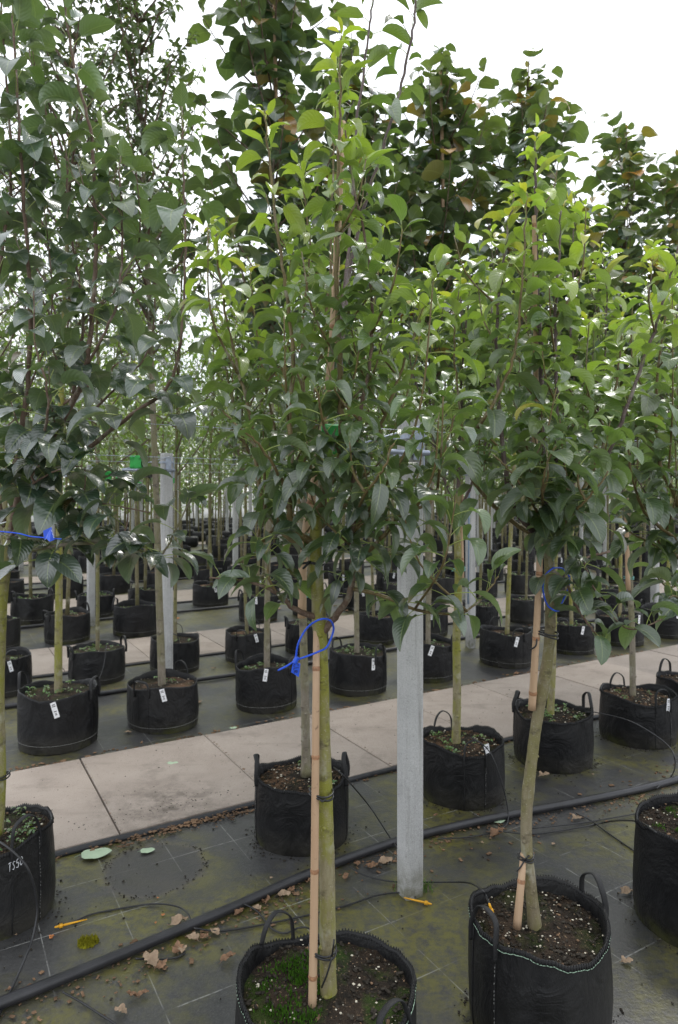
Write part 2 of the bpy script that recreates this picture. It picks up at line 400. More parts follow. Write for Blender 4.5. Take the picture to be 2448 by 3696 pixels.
dd = t.math('ADD', vd.outputs['Value'], t.math('MULTIPLY', t.math('SUBTRACT', t.noise(9, pos, 3), 0.5), 0.05))
al = t.math('MAXIMUM', al, t.math('MULTIPLY', t.math('MULTIPLY', t.rng(dd, 0.2, 0.36, 1, 0), 0.95), t.rng(t.noise(7, pos, 5, .7), .42, .58)))
c = t.mix(t.math('MULTIPLY', al, 0.78), c, (0.135, 0.124, 0.016))
def gridline(coord, period, off, width):
    f = t.math('FRACT', t.math('DIVIDE', t.math('ADD', coord, off), period))
    return t.rng(t.math('ABSOLUTE', t.math('SUBTRACT', f, 0.5)), 0, width / period, 1, 0)
ln = t.math('MAXIMUM', gridline(x[1], 0.28, 0.03, 0.0035), gridline(x[0], 0.28, 0.10, 0.0028))
ln = t.math('MULTIPLY', ln, t.math('MULTIPLY', t.rng(t.noise(2.6, pos, 3), 0.47, 0.60), t.rng(t.noise(45, pos, 2), 0.35, 0.5, 0.3, 1)))
c = t.mix(t.rng(dd, 0.19, 0.21, 0.9, 0), c, t.mix(t.rng(n_mid, .35, .65), (0.026, 0.025, 0.028), (0.050, 0.046, 0.045)))
c = t.mix(t.math('MULTIPLY', t.rng(t.math('ABSOLUTE', t.math('SUBTRACT', dd, 0.205)), 0.0, 0.03, 1, 0), t.rng(n_f, .4, .6, .2, .8)), c, (0.085, 0.074, 0.06))
c = t.mix(t.math('MULTIPLY', ln, 0.6), c, (0.42, 0.42, 0.40))
dk = t.rng(t.noise(70, pos, 4, .7), 0.6, 0.68)
c = t.mix(t.math('MULTIPLY', dk, 0.6), c, (0.012, 0.011, 0.009))
t.pbr(c, t.rng(n_mid, 0.3, 0.7, 0.34, 0.5), 0.7, 0, t.bump(t.math('ADD', t.math('MULTIPLY', n_f, 1.0), t.math('MULTIPLY', wv, 0.3)), 0.3, 0.006))
M['cloth'] = t.m
M['joint'] = plain('joint dirt', (0.06, 0.05, 0.04), 0.9, 0.15, var=0.5, scale=40)
M['edge'] = plain('cloth edge', (0.028, 0.029, 0.032), 0.5, 0.4, var=0.3, scale=20)

# ------------------------------------------------------------------ ground and paths
g = MB(); g.add([(-300, -300, -0.03), (300, -300, -0.03), (300, 300, -0.03), (-300, 300, -0.03)], [(0, 1, 2, 3)])
gd = g.build('ground', M['cloth'], kind='structure')
PERIOD = 3.07
V_NEAR = [1.5, 4.61, 7.66, 10.72, 13.8, 16.87, 19.9, 23.0]
V_BACK = [2.81, 5.95, 8.96, 12.02, 15.1, 18.15, 21.2, 24.3]
PATHS = [(3.19 + PERIOD * n, 4.21 + PERIOD * n) for n in range(7)]
# beds of ground cloth lie between the paths
edges = [-3.0] + [e for pth in PATHS for e in pth] + [40.0]
bed = MB()
def sheet(mb, u0, u1, v0, v1, nu, nv, z=0.0, amp=0.006):
    V = []; U = []
    for i in range(nu + 1):
        for j in range(nv + 1):
            u = u0 + (u1 - u0) * i / nu; v = v0 + (v1 - v0) * j / nv
            dz = amp * (mnoise.noise(Vector((u * 1.7, v * 1.7, 3.1))) + 0.5 * mnoise.noise(Vector((u * 5, v * 5, 1.2))))
            q = W(u, v, z + dz); V.append(tuple(q)); U.append((u, v))
    Q = [(i * (nv + 1) + j, (i + 1) * (nv + 1) + j, (i + 1) * (nv + 1) + j + 1, i * (nv + 1) + j + 1) for i in range(nu) for j in range(nv)]
    mb.add(V, Q, U)
for k in range(0, len(edges), 2):
    b = MB(); v0, v1 = edges[k], edges[k + 1]
    fine = k < 4
    sheet(b, -4 if fine else -6, 14 if fine else 48, v0 - 0.01, v1 + 0.01, 150 if fine else 60, 40 if fine else 14)
    b.build('ground_cloth', M['cloth'], kind='structure')
SL = 0.752
slab_me = []
for k in range(3):
    b = MB(); b.box((0, 0, -0.016), (SL - 0.007, 1.008, 0.05), 0, 0, 0.003); slab_me.append(b.mesh('slab', M['slab'], False))
for n, (v0, v1) in enumerate(PATHS):
    b = MB(); u0, u1 = (-3, 16) if n < 3 else (-4, 48)
    c_ = W((u0 + u1) / 2, (v0 + v1) / 2, -0.011); b.box(c_, (u1 - u0, v1 - v0, 0.026), ANG)
    pth = b.build('concrete_path', M['joint'] if n < 3 else M['slab'], kind='structure', smooth=False)
    if n < 3:
        off = [-0.03, 0.2, -0.1][n]
        for i in range(-2, [11, 15, 18][n]):
            s = inst('slab', slab_me[i % 3], pth)
            s.location = W(off + (i + 0.5) * SL + R.uniform(-.002, .002), (v0 + v1) / 2 + R.uniform(-.004, .004), 0.012 + R.uniform(-.002, .002))
            s.rotation_euler = (R.uniform(-.002, .002), R.uniform(-.002, .002), ANG + R.uniform(-.002, .002))
    # turned-up cloth edge on the near side
    e = MB(); pts = [W(u0 + (u1 - u0) * i / 120, v0 - 0.012 + 0.006 * mnoise.noise(Vector((i * .7, n, 0))), 0.008 + 0.004 * mnoise.noise(Vector((i * .9, n, 5)))) for i in range(121)]
    e.tube(pts, 0.016, 6, flat=0.8); e.build('path_edging', M['edge'], pth)

# ------------------------------------------------------------------ leaves
def leaf_shape(kind):
    return {'pear': lambda s: (math.sin(math.pi * min(1, s ** 0.72)) ** 0.74) * (1 - 0.10 * s),
            'broad': lambda s: (math.sin(math.pi * min(1, s ** 0.76)) ** 0.64),
            'heart': lambda s: (math.sin(math.pi * min(1, s ** 0.60)) ** 0.70) * (1 - 0.10 * s),
            'round': lambda s: (math.sin(math.pi * min(1, s ** 0.66)) ** 0.58),
            'small': lambda s: math.sin(math.pi * s ** 0.85) ** 0.9}[kind]
def leaf_variant(rr, kind, L, Wd, pet, th0, th1, fold, ns=7, na=4, wav=0.012, pet_r=0.0011, twist=0.0):
    """leaf with its stalk at the origin, growing along +X, curving from angle th0 to th1"""
    f = leaf_shape(kind); V = []; U = []; Q = []; MI = []
    # stalk
    np_ = 3; x = z = 0.0; a0 = th0 + 0.35
    c = [(0, 0)]
    for i in range(np_):
        a = a0 + (th0 - a0) * (i + 1) / np_; x += math.cos(a) * pet / np_; z += math.sin(a) * pet / np_; c.append((x, z))
    if pet > 0:
        for i, (cx, cz) in enumerate(c):
            for j in range(3):
                th = 2 * math.pi * j / 3; V.append((cx - math.sin(th0) * math.sin(th) * pet_r, math.cos(th) * pet_r, cz + math.cos(th0) * math.sin(th) * pet_r)); U.append((0.5, 0))
        for i in range(np_):
            for j in range(3): Q.append((3 * i + j, 3 * i + (j + 1) % 3, 3 * i + 3 + (j + 1) % 3, 3 * i + 3 + j)); MI.append(1)
    n0 = len(V); ph = rr.uniform(0, 6.28); tw = twist
    for i in range(ns + 1):
        s = i / ns
        a = th0 + (th1 - th0) * (s ** 0.9)
        if i:
            x += math.cos(a) * L / ns; z += math.sin(a) * L / ns
        wd = max(0.0006, f(min(0.999, max(0.012, s))) * Wd / 2)
        nx, nz = -math.sin(a), math.cos(a)
        for j in range(na + 1):
            q = j / na * 2 - 1
            fo = fold * (1 - 0.25 * s)
            y = q * wd * math.cos(fo * abs(q) ** 0.5); lift = abs(q) * wd * math.sin(fo) * (1 - 0.35 * abs(q))
            lift += wav * L * 10 * math.sin(s * 9 + ph + (1.3 if q > 0 else 0)) * abs(q) ** 2 * 0.1
            yy = y * math.cos(tw * s) - lift * math.sin(tw * s); lf = lift * math.cos(tw * s) + y * math.sin(tw * s)
            V.append((x + nx * lf, yy, z + nz * lf)); U.append((j / na, s))
    for i in range(ns):
        for j in range(na):
            b = n0 + i * (na + 1) + j
            Q.append((b, b + na + 1, b + na + 2, b + 1)); MI.append(0)
    return np.array(V), np.array(Q), np.array(U), np.array(MI)

class LeafSet:
    """hi-res variants as shared meshes (single leaves) and low-res twins for the joined rest"""
    def __init__(s, kind, L, Wd, pet, mat_o, mat_m, petm='petiole', fold=(0.25, 0.6), nv=5, seed=1, ns=7, lo=(4, 2), pet_r=0.0011):
        rr = random.Random(seed); s.hi = {}; s.lo = {}; s.mats_m = [M[mat_m], M[petm]]
        rngs = {'up': ((0.9, 1.3), (-0.5, 0.5)), 'mid': ((0.35, 0.95), (-1.5, -0.5)), 'hang': ((-0.35, 0.25), (-1.6, -0.95))}
        for age, (r0, r1) in rngs.items():
            s.hi[age] = []; s.lo[age] = []
            for k in range(nv):
                st = rr.getstate(); kw = dict(th0=rr.uniform(*r0), th1=rr.uniform(*r1), fold=rr.uniform(*fold) * (1.3 if age == 'up' else 1), twist=rr.uniform(-.7, .7))
                l_ = L * rr.uniform(.9, 1.1); w_ = Wd * rr.uniform(.88, 1.12); p_ = pet * rr.uniform(.75, 1.25)
                a = leaf_variant(rr, kind, l_, w_, p_, ns=ns, na=4, pet_r=pet_r, **kw)
                b = MB(); b.add(a[0], a[1], a[2], a[3]); s.hi[age].append(b.mesh('leaf', [M[mat_o], M[petm]]))
                s.lo[age].append(leaf_variant(rr, kind, l_, w_, p_ , ns=lo[0], na=lo[1], pet_r=pet_r, **kw))
        s.nv = nv

def leaf_matrix(pos, az, pitch, roll, size):
    return Matrix.Translation(pos) @ Matrix.Rotation(az, 4, 'Z') @ Matrix.Rotation(-pitch, 4, 'Y') @ Matrix.Rotation(roll, 4, 'X') @ Matrix.Scale(size, 4)

def lerp3(a, b, t): return tuple(a[i] + (b[i] - a[i]) * t for i in range(3))
PAL = {
    'pear':  dict(old=(0.019, 0.040, 0.024), mid=(0.074, 0.132, 0.032), young=(0.36, 0.44, 0.05), tip=(0.50, 0.42, 0.04)),
    'broad': dict(old=(0.023, 0.048, 0.024), mid=(0.084, 0.150, 0.034), young=(0.36, 0.46, 0.05), tip=(0.50, 0.44, 0.04)),
    'heart': dict(old=(0.014, 0.034, 0.024), mid=(0.044, 0.084, 0.044), young=(0.14, 0.20, 0.07), tip=(0.28, 0.32, 0.06)),
    'round': dict(old=(0.034, 0.072, 0.046), mid=(0.062, 0.105, 0.046), young=(0.15, 0.17, 0.028), tip=(0.42, 0.19, 0.02)),
    'small': dict(old=(0.018, 0.035, 0.016), mid=(0.034, 0.060, 0.022), young=(0.10, 0.14, 0.025), tip=(0.30, 0.17, 0.02)),
    'light': dict(old=(0.055, 0.090, 0.022), mid=(0.10, 0.175, 0.022), young=(0.22, 0.29, 0.03), tip=(0.36, 0.30, 0.03)),
}
BLOOM_SHEEN = {'pear': .10, 'broad': .16, 'heart': .14}
def leaf_colour(pal, age, rr):
    """age 0 = oldest, 1 = just opened"""
    p = PAL[pal]; age = max(0.0, age) ** 1.35
    c = lerp3(p['old'], p['mid'], min(1, age / 0.4)) if age < 0.4 else lerp3(p['mid'], p['young'], (age - 0.4) / 0.6)
    if age > 0.93 and rr.random() < 0.35: c = lerp3(c, p['tip'], rr.uniform(.4, 1))
    elif age > .3 and rr.random() < 0.006: c = lerp3(c, p['tip'], rr.uniform(.5, 1))
    elif age < 0.75 and rr.random() < BLOOM_SHEEN.get(pal, 0): c = lerp3(c, (0.20, 0.235, 0.205), rr.uniform(.2, .6))   # powdery bloom, plus pale sky sheen painted into the leaf colour
    if pal == 'round' and rr.random() < .045: c = lerp3(c, p['tip'], rr.uniform(.4, 1))
    k = rr.uniform(.72, 1.28)
    return tuple(q * k * rr.uniform(.94, 1.06) for q in c)

def shoot_leaves(out, pts, rr, t0, t1, step, size, pal, age0, age1, jit=0.40, hang_until=0.35, tipshrink=0.14, up_from=0.86):
    """leaves in a spiral along the polyline pts between fractions t0..t1"""
    ln = [0.0]
    for i in range(1, len(pts)): ln.append(ln[-1] + (pts[i] - pts[i - 1]).length)
    tot = ln[-1]; s = t0 * tot; az = rr.uniform(0, 6.28); i = 0
    while s < t1 * tot:
        while i < len(ln) - 2 and ln[i + 1] < s: i += 1
        f = (s - ln[i]) / max(1e-6, ln[i + 1] - ln[i]); p = pts[i].lerp(pts[i + 1], f)
        t = s / tot; az += 2.4 + rr.uniform(-.4, .4)
        age = age0 + (age1 - age0) * t + rr.uniform(-.08, .08); age = max(0, min(1, age))
        kind = 'hang' if (t < hang_until and rr.random() < 0.6) or rr.random() < 0.06 else 'mid'
        if t > up_from: kind = 'up' if rr.random() < 0.7 else 'mid'
        sz = size * rr.uniform(1 - jit, 1 + jit * .7)
        if t > 1 - tipshrink: sz *= 0.42 + 0.58 * (1 - t) / tipshrink
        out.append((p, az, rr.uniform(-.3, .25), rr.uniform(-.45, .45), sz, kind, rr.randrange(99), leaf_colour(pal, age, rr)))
        s += step * rr.uniform(.7, 1.3) * (0.55 if t > 1 - tipshrink else 1)
def spur(out, p, rr, n, size, pal, age=0.1):
    az = rr.uniform(0, 6.28)
    for k in range(n):
        az += 2.4 + rr.uniform(-.5, .5)
        out.append((p + Vector((0, 0, rr.uniform(-.006, .012))), az, rr.uniform(-.4, .4), rr.uniform(-.5, .5), size * rr.uniform(.6, 1.1),
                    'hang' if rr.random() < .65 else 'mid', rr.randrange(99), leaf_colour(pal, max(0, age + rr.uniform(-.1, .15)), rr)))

def place_leaves(root, leaves, ls, n_single):
    """nearest leaves inside the picture become single leaf objects, the rest one joined part"""
    base = root.location
    def score(l):
        p = l[0]
        if p.y < 0.3: return 1e9
        x, y = PX(p); off = max(0, -x, x - 2448) + max(0, -y, y - 3696)
        return p.y / l[4] + off * 0.01
    order = sorted(range(len(leaves)), key=lambda i: score(leaves[i]))
    single = [i for i in order[:n_single] if score(leaves[i]) < 60]
    sset = set(single)
    inv = Matrix.Translation(-base)
    for i in single:
        p, az, pi_, ro, sz, kd, k, col = leaves[i]
        v = ls.hi[kd]; o = bpy.data.objects.new('leaf', v[k % len(v)]); COL.objects.link(o)
        o.parent = root; o.matrix_local = inv @ leaf_matrix(p, az, pi_, ro, sz); o.color = (*col, 1)
    rest = [leaves[i] for i in range(len(leaves)) if i not in sset]
    if rest:
        mb = mass(rest, ls, base); mb.build('foliage', ls.mats_m, root, kind='stuff')
def mass(rest, ls, base=Vector((0, 0, 0))):
    mb = MB()
    for p, az, pi_, ro, sz, kd, k, col in rest:
        v = ls.lo[kd]; V, Q, U, MI = v[k % len(v)]
        m = np.array(leaf_matrix(p - base, az, pi_, ro, sz))
        mb.add(V @ m[:3, :3].T + m[:3, 3], Q, U, MI, (*col, 1))
    return mb

LS = {}
LS['pear'] = LeafSet('pear', 0.088, 0.051, 0.044, 'leaf_o', 'leaf_m', fold=(.4, 1.0), seed=3, nv=8, ns=8)
LS['broad'] = LeafSet('broad', 0.088, 0.057, 0.034, 'matt_o', 'matt_m', fold=(.4, .95), seed=5, nv=8, ns=8, pet_r=0.0013)
LS['heart'] = LeafSet('heart', 0.094, 0.067, 0.052, 'gloss_o', 'gloss_m', fold=(.25, .8), seed=8, nv=8, ns=8, pet_r=0.0012)
LS['round'] = LeafSet('round', 0.185, 0.160, 0.070, 'dark_o', 'dark_m', 'petiole_red', fold=(0.1, 0.45), seed=11, ns=5, pet_r=0.0018)
LS['small'] = LeafSet('small', 0.074, 0.040, 0.02, 'leaf_o', 'leaf_m', seed=13, ns=4, lo=(3, 2))
LS['tiny'] = LeafSet('small', 0.068, 0.038, 0.02, 'dark_o', 'dark_m', seed=14, ns=4, lo=(3, 2))

# ------------------------------------------------------------------ trees
def tube_obj(name, pts, r0, r1, mat, root, n=8, rough=0.03, power=1.0, swell=None):
    m = len(pts); rad = [r0 + (r1 - r0) * (i / (m - 1)) ** power for i in range(m)]
    if swell:
        for i in range(m):
            for (c, a, w_) in swell: rad[i] *= 1 + a * math.exp(-((i / (m - 1) - c) / w_) ** 2)
    b = MB(); b.tube([p - root.location for p in pts], rad, n, rough=rough)
    return b.build(name, mat, root)

def px_line(seq, d): return [P(q[0], q[1], d + (q[2] if len(q) > 2 else 0)) for q in seq]

def scars(root, tp, tr_r, bark, rr):
    for k in range(9):                                 # pruning scars and buds on the stem
        i = rr.randrange(2, int(len(tp) * .93)); f = i / (len(tp) - 1); r = tr_r[0] + (tr_r[1] - tr_r[0]) * f; a = rr.uniform(3.3, 6.1)
        o = Vector((math.cos(a), math.sin(a), .25)); p = tp[i] - root.location; b = MB(); s_ = rr.uniform(.5, 1)
        b.tube([p + o * r * .75, p + o * (r + .002 * s_), p + o * (r + .006 * s_)], [.010 * s_, .007 * s_, .003 * s_], 8); b.build('pruning_scar', M[bark], root)
def near_tree(name, label, cat, d, trunk, limbs, ls, pal, bark, shootmat, n_single, tr_r, seed, spurs=(), size=1.0, step=0.030, group=None, swell=None, fill=0, flen=(.35, .8), fsize=.95):
    rr = random.Random(seed)
    tp = catmull(px_line(trunk, d), 8)
    root = thing(name, label, cat, tp[0], group=group)
    tube_obj('trunk', tp, tr_r[0], tr_r[1], M[bark], root, 16, 0.03, 1.0, swell)
    scars(root, tp, tr_r, bark, rr)
    leaves = []; allp = []
    for lb in limbs:
        pts = catmull(px_line(lb['p'], d), 7)
        pts = [q + Vector((rr.uniform(-1, 1), rr.uniform(-1, 1), 0)) * 0.003 for q in pts]
        tube_obj('branch', pts, lb.get('r', 0.010), lb.get('r1', 0.0022), M[lb.get('m', shootmat)], root, 8, 0.05, 0.8)
        a = lb.get('age', (0.1, 1.0)); allp.append((pts, a))
        shoot_leaves(leaves, pts, rr, lb.get('t0', 0.15), 1.0, lb.get('step', step), size * lb.get('s', 1.0), pal, a[0], a[1],
                     hang_until=lb.get('hang', 0.35), up_from=lb.get('up', 0.86))
        for k in range(lb.get('twigs', 0)):
            i = int(len(pts) * rr.uniform(.15, .7)); p0 = pts[i]; az = rr.uniform(0, 6.28); L = rr.uniform(.12, .32)
            e = p0 + Vector((math.cos(az) * L * .55, math.sin(az) * L * .55, L * .85)); mid = p0.lerp(e, .5) + Vector((math.cos(az), math.sin(az), -.3)) * L * .12
            tw = catmull([p0, mid, e], 4); tube_obj('branch', tw, 0.0035, 0.0015, M[shootmat], root, 6, 0.05)
            shoot_leaves(leaves, tw, rr, .2, 1, step * .9, size * .9, pal, a[0] + .1, min(1, a[0] + .55), up_from=.8)
    for k in range(fill):                              # slender side shoots that thicken the crown
        pts, a = allp[rr.randrange(len(allp))]; f = rr.uniform(.12, .72); p0 = pts[int(f * (len(pts) - 1))]
        az = rr.uniform(0, 6.28); L = min(rr.uniform(*flen), max(.12, pts[-1].z - p0.z)); sp = rr.uniform(.08, .34)
        hv = Vector((math.cos(az), math.sin(az), 0)); e = p0 + hv * L * sp + Vector((0, 0, L)); mid = p0.lerp(e, .4) + hv * L * .12
        tw = catmull([p0, mid, e], 6); tube_obj('branch', tw, 0.0045, 0.0016, M[shootmat], root, 6, 0.05)
        aa = a[0] + (a[1] - a[0]) * f
        shoot_leaves(leaves, tw, rr, .1, 1, step, size * fsize, pal, max(0, aa - .1), min(1, aa + .4), up_from=.86)
    for (x, y, dd, n) in spurs:
        spur(leaves, P(x, y, d + dd), rr, n, size * 1.02, pal)
    place_leaves(root, leaves, LS[ls], n_single)
    return root

TAPER = {'round': .75}
def tall_tree(name, label, cat, base, lean, H, z0, ls, pal, bark, n_single, seed, nb=16, blen=0.55, tr=0.022, size=1.0, step=0.05, group=None, age=(0.05, 0.75), bow=0.12, shoot='bark_brown', parts=True, angle=(0.30, 0.55)):
    rr = random.Random(seed)
    top = base + Vector((lean[0], lean[1], H))
    ctl = [base.lerp(top, k / 5) + Vector((rr.uniform(-1, 1), rr.uniform(-1, 1), 0)) * 0.02 * (1 if 0 < k < 5 else 0) for k in range(6)]
    tp = catmull(ctl, 5)
    root = thing(name, label, cat, base, group=group)
    tube_obj('trunk', tp, tr, 0.004, M[bark], root, 10, 0.03, 1.1)
    leaves = []; jb = MB()
    z_at = lambda z: tp[min(len(tp) - 1, max(0, int(round((z / H) * (len(tp) - 1)))))]
    for k in range(nb):
        f = k / max(1, nb - 1); z = z0 + (H - 0.25 - z0) * f ** 0.9; p0 = z_at(z); az = k * 2.4 + rr.uniform(-.6, .6)
        L = blen * (1 - .5 * f - TAPER.get(pal, .2) * max(0, f - .6)) * rr.uniform(.75, 1.25); a = rr.uniform(*angle)
        out = Vector((math.cos(az), math.sin(az), 0))
        e = p0 + out * L * math.sin(a) * 1.2 + Vector((0, 0, L * math.cos(a)))
        mid = p0.lerp(e, .45) + out * L * bow
        bp = catmull([p0, mid, e], 5)
        if parts: tube_obj('branch', bp, max(0.004, tr * .35), 0.0018, M[shoot], root, 6, 0.05)
        else: jb.tube([q - base for q in bp], [max(0.004, tr * .35) * (1 - i / len(bp)) + .0015 for i in range(len(bp))], 5)
        shoot_leaves(leaves, bp, rr, .12, 1, step, size, pal, age[0], age[1], up_from=.93)
    shoot_leaves(leaves, [q for q in tp if q.z > base.z + z0], rr, .05, 1, step, size * .95, pal, age[0], min(1, age[1] + .15), up_from=.93, hang_until=.8)
    if not parts: jb.build('branches', M[shoot], root)
    place_leaves(root, leaves, LS[ls], n_single)
    return root

# ---- near trees; coordinates follow the limbs seen in the photograph at each tree's own distance
T_A = near_tree('pear_tree', 'slender green-barked pear tree with blue tag in the centre foreground', 'tree', 1.80,
    [(1190, 3640), (1184, 3480), (1182, 3200), (1176, 2950), (1166, 2650), (1160, 2400), (1150, 2200), (1142, 2050), (1140, 1930), (1150, 1860)],
    [dict(p=[(1146, 1890), (1180, 1760, .01), (1232, 1640, .02), (1232, 1450, .0), (1222, 1200), (1216, 900), (1222, 600), (1228, 350), (1230, 130)], r=.013, m='shoot', t0=.12, age=(.1, 1.05), twigs=6),
     dict(p=[(1140, 1975), (1060, 1900, -.03), (1042, 1800, -.05), (1055, 1680, -.05), (1045, 1500, -.04), (1062, 1300, -.02), (1030, 1040), (990, 750), (965, 520), (958, 400)], r=.011, t0=.18, age=(.1, 1.05), twigs=5),
     dict(p=[(1142, 1980), (1080, 1970, .02), (1000, 1900, .05), (940, 1780, .07), (900, 1480, .1), (850, 1300, .12), (800, 1050, .1), (778, 830, .1)], r=.010, t0=.2, age=(.1, 1.0), twigs=4),
     dict(p=[(1150, 1905), (1230, 1840, .03), (1300, 1740, .06), (1364, 1564, .08), (1450, 1330, .08), (1520, 1130, .08), (1555, 1030, .08)], r=.009, t0=.2, age=(.1, 1.0), twigs=4),
     dict(p=[(1165, 2285), (1215, 2220, -.02), (1268, 2130, -.05), (1272, 1950, -.07), (1275, 1780, -.08), (1290, 1560, -.06), (1340, 1250, -.04), (1330, 950, 0), (1262, 600, .02), (1250, 470, .02)], r=.0105, t0=.1, age=(.05, .95), twigs=4, m='bark_brown'),
     dict(p=[(1160, 2235), (1060, 2195, -.04), (1000, 2140, -.08), (900, 2100, -.1), (760, 2085, -.1)], r=.009, r1=.002, t0=.3, age=(0, .25), hang=1, step=.024, m='bark_brown'),
     dict(p=[(1272, 2125, -.05), (1380, 2150, -.1), (1500, 2200, -.14), (1650, 2215, -.16), (1740, 2160, -.16), (1800, 2080, -.16)], r=.006, r1=.0018, t0=.15, age=(0, .4), hang=.7, step=.023, twigs=2, m='shoot'),
     dict(p=[(1275, 2050, -.06), (1360, 1960, -.1), (1450, 1860, -.12), (1560, 1800, -.12), (1600, 1640, -.1), (1640, 1500, -.1)], r=.007, t0=.1, age=(0, .55), hang=.6, step=.024, twigs=3),
     dict(p=[(1000, 1900, .05), (930, 1960, 0), (960, 1820, -.04), (940, 1650, -.06), (880, 1560, -.08), (800, 1480, -.08)], r=.006, t0=.1, age=(0, .5), hang=.7, step=.026),
     dict(p=[(1042, 1800, -.05), (1000, 1700, -.15), (930, 1600, -.2), (860, 1540, -.22)], r=.005, t0=.1, age=(0, .35), hang=.9, step=.024),
     dict(p=[(1232, 1640, .02), (1180, 1560, -.15), (1160, 1480, -.22), (1140, 1400, -.25)], r=.005, t0=.1, age=(0, .35), hang=.9, step=.022),
     dict(p=[(1270, 1900, -.06), (1320, 1780, -.2), (1380, 1700, -.24), (1420, 1600, -.26)], r=.005, t0=.1, age=(0, .35), hang=.9, step=.024),
     dict(p=[(1228, 1500), (1240, 1150, .25), (1300, 800, .34), (1380, 545, .36), (1450, 300, .36), (1495, 80, .36), (1510, -120, .36)], r=.008, r1=.003, t0=.4, age=(.25, .6), m='shoot_purple', s=1.15, step=.045),
     dict(p=[(1222, 1250), (1262, 850, .28), (1288, 450, .34), (1322, 200, .36), (1342, 40, .36), (1352, -120, .36)], r=.006, r1=.0025, t0=.45, age=(.3, .6), m='shoot_purple', s=1.1, step=.045),
     dict(p=[(1170, 1800, .05), (1110, 1500, .3), (1090, 1200, .36), (1120, 900, .36), (1080, 600, .36)], r=.007, t0=.3, age=(.1, .9), twigs=3),
    ], 'pear', 'pear', 'bark_olive', 'shoot', 300, (.0225, .0150), 21,
    spurs=[(1240, 1905, -.06, 6), (960, 2020, -.1, 6), (930, 1960, -.1, 5), (1000, 1820, -.1, 5), (1270, 2010, -.1, 6), (1230, 2080, -.08, 4), (960, 2130, -.1, 5), (1400, 2010, -.12, 6), (1180, 1700, -.18, 6), (1330, 1650, -.15, 6), (1100, 1640, -.14, 5)],
    swell=[(0, .35, .035), (.64, .10, .02), (.78, .08, .02)], size=1.02, step=.025, fill=6)

T_B = near_tree('apple_tree', 'young tree with broad pale-felted leaves and a wavy grey-green trunk in the right foreground', 'tree', 2.06,
    [(1934, 3375), (1917, 3210), (1903, 3080), (1900, 2965), (1905, 2870), (1917, 2765), (1934, 2630), (1956, 2505), (1976, 2385), (1986, 2260), (1985, 2080), (1978, 1960), (1972, 1900)],
    [dict(p=[(1975, 1920), (1955, 1700), (1955, 1400, .03), (1942, 1050, .05), (1935, 800, .04), (1932, 620, .03), (1930, 480, .02)], r=.013, t0=.15, age=(.2, 1.05), twigs=6, m='shoot_purple'),
     dict(p=[(1980, 1960), (1880, 1870, -.05), (1830, 1740, -.08), (1800, 1450, -.08), (1795, 1150, -.05), (1830, 850, -.02), (1860, 700)], r=.011, t0=.15, age=(.15, 1.05), twigs=5, m='shoot_purple'),
     dict(p=[(1978, 1950), (1860, 1890, .04), (1760, 1800, .08), (1690, 1690, .12), (1660, 1480, .15), (1640, 1250, .15), (1655, 1050, .14)], r=.009, t0=.2, age=(.15, 1.0), twigs=4),
     dict(p=[(1975, 1930), (1995, 1750, -.04), (2012, 1500, -.07), (2005, 1200, -.06), (2018, 920, -.05), (2025, 760, -.04)], r=.010, t0=.15, age=(.2, 1.05), twigs=5, m='shoot_purple'),
     dict(p=[(1980, 1960), (2080, 1830, -.04), (2170, 1690, -.08), (2270, 1450, -.1), (2360, 1200, -.1), (2430, 970, -.1), (2450, 880, -.1)], r=.010, t0=.15, age=(.15, 1.05), twigs=4, m='shoot_purple'),
     dict(p=[(1985, 1930), (2090, 1800, .08), (2180, 1600, .12), (2230, 1350, .14), (2250, 1150, .14)], r=.009, t0=.15, age=(.15, .9), twigs=4),
     dict(p=[(1724, 1545, -.12), (1800, 1420, -.14), (1850, 1300, -.15), (1875, 1150, -.15), (1890, 920, -.14), (1902, 700, -.13)], r=.006, t0=.05, age=(.2, 1.05), m='shoot'),
     dict(p=[(2000, 2060, -.02), (2045, 2110, -.05), (2090, 2200, -.08), (2150, 2285, -.1), (2200, 2320, -.1)], r=.006, r1=.002, t0=.05, age=(0, .2), hang=1, step=.018, m='bark_brown'),
     dict(p=[(2200, 1990, .05), (2110, 2030, 0), (2180, 2180, -.08), (2270, 2270, -.1), (2390, 2235, -.1)], r=.004, r1=.002, t0=.2, age=(0, .25), hang=.8, step=.022, m='bark_brown'),
     dict(p=[(1975, 1900), (1960, 1780, -.2), (1975, 1680, -.25), (2010, 1600, -.27)], r=.005, t0=.1, age=(0, .3), hang=.9, step=.022),
     dict(p=[(2000, 1930), (2070, 1850, -.2), (2130, 1790, -.24), (2200, 1700, -.25)], r=.005, t0=.1, age=(0, .3), hang=.9, step=.022),
     dict(p=[(1965, 1900), (1900, 1780, -.18), (1840, 1700, -.22), (1780, 1640, -.22)], r=.005, t0=.1, age=(0, .3), hang=.9, step=.024),
    ], 'broad', 'broad', 'bark_wavy', 'shoot', 300, (.0178, .0150), 22,
    spurs=[(2040, 1880, -.15, 6), (2000, 1960, -.12, 6), (2080, 1960, -.1, 6), (2110, 2050, -.08, 5), (2180, 1900, -.1, 6), (2090, 2130, -.08, 5), (1950, 1700, -.18, 5)],
    size=1.02, step=.026, fill=6, swell=[(0, .25, .04), (.35, .12, .03), (.62, .12, .04)])

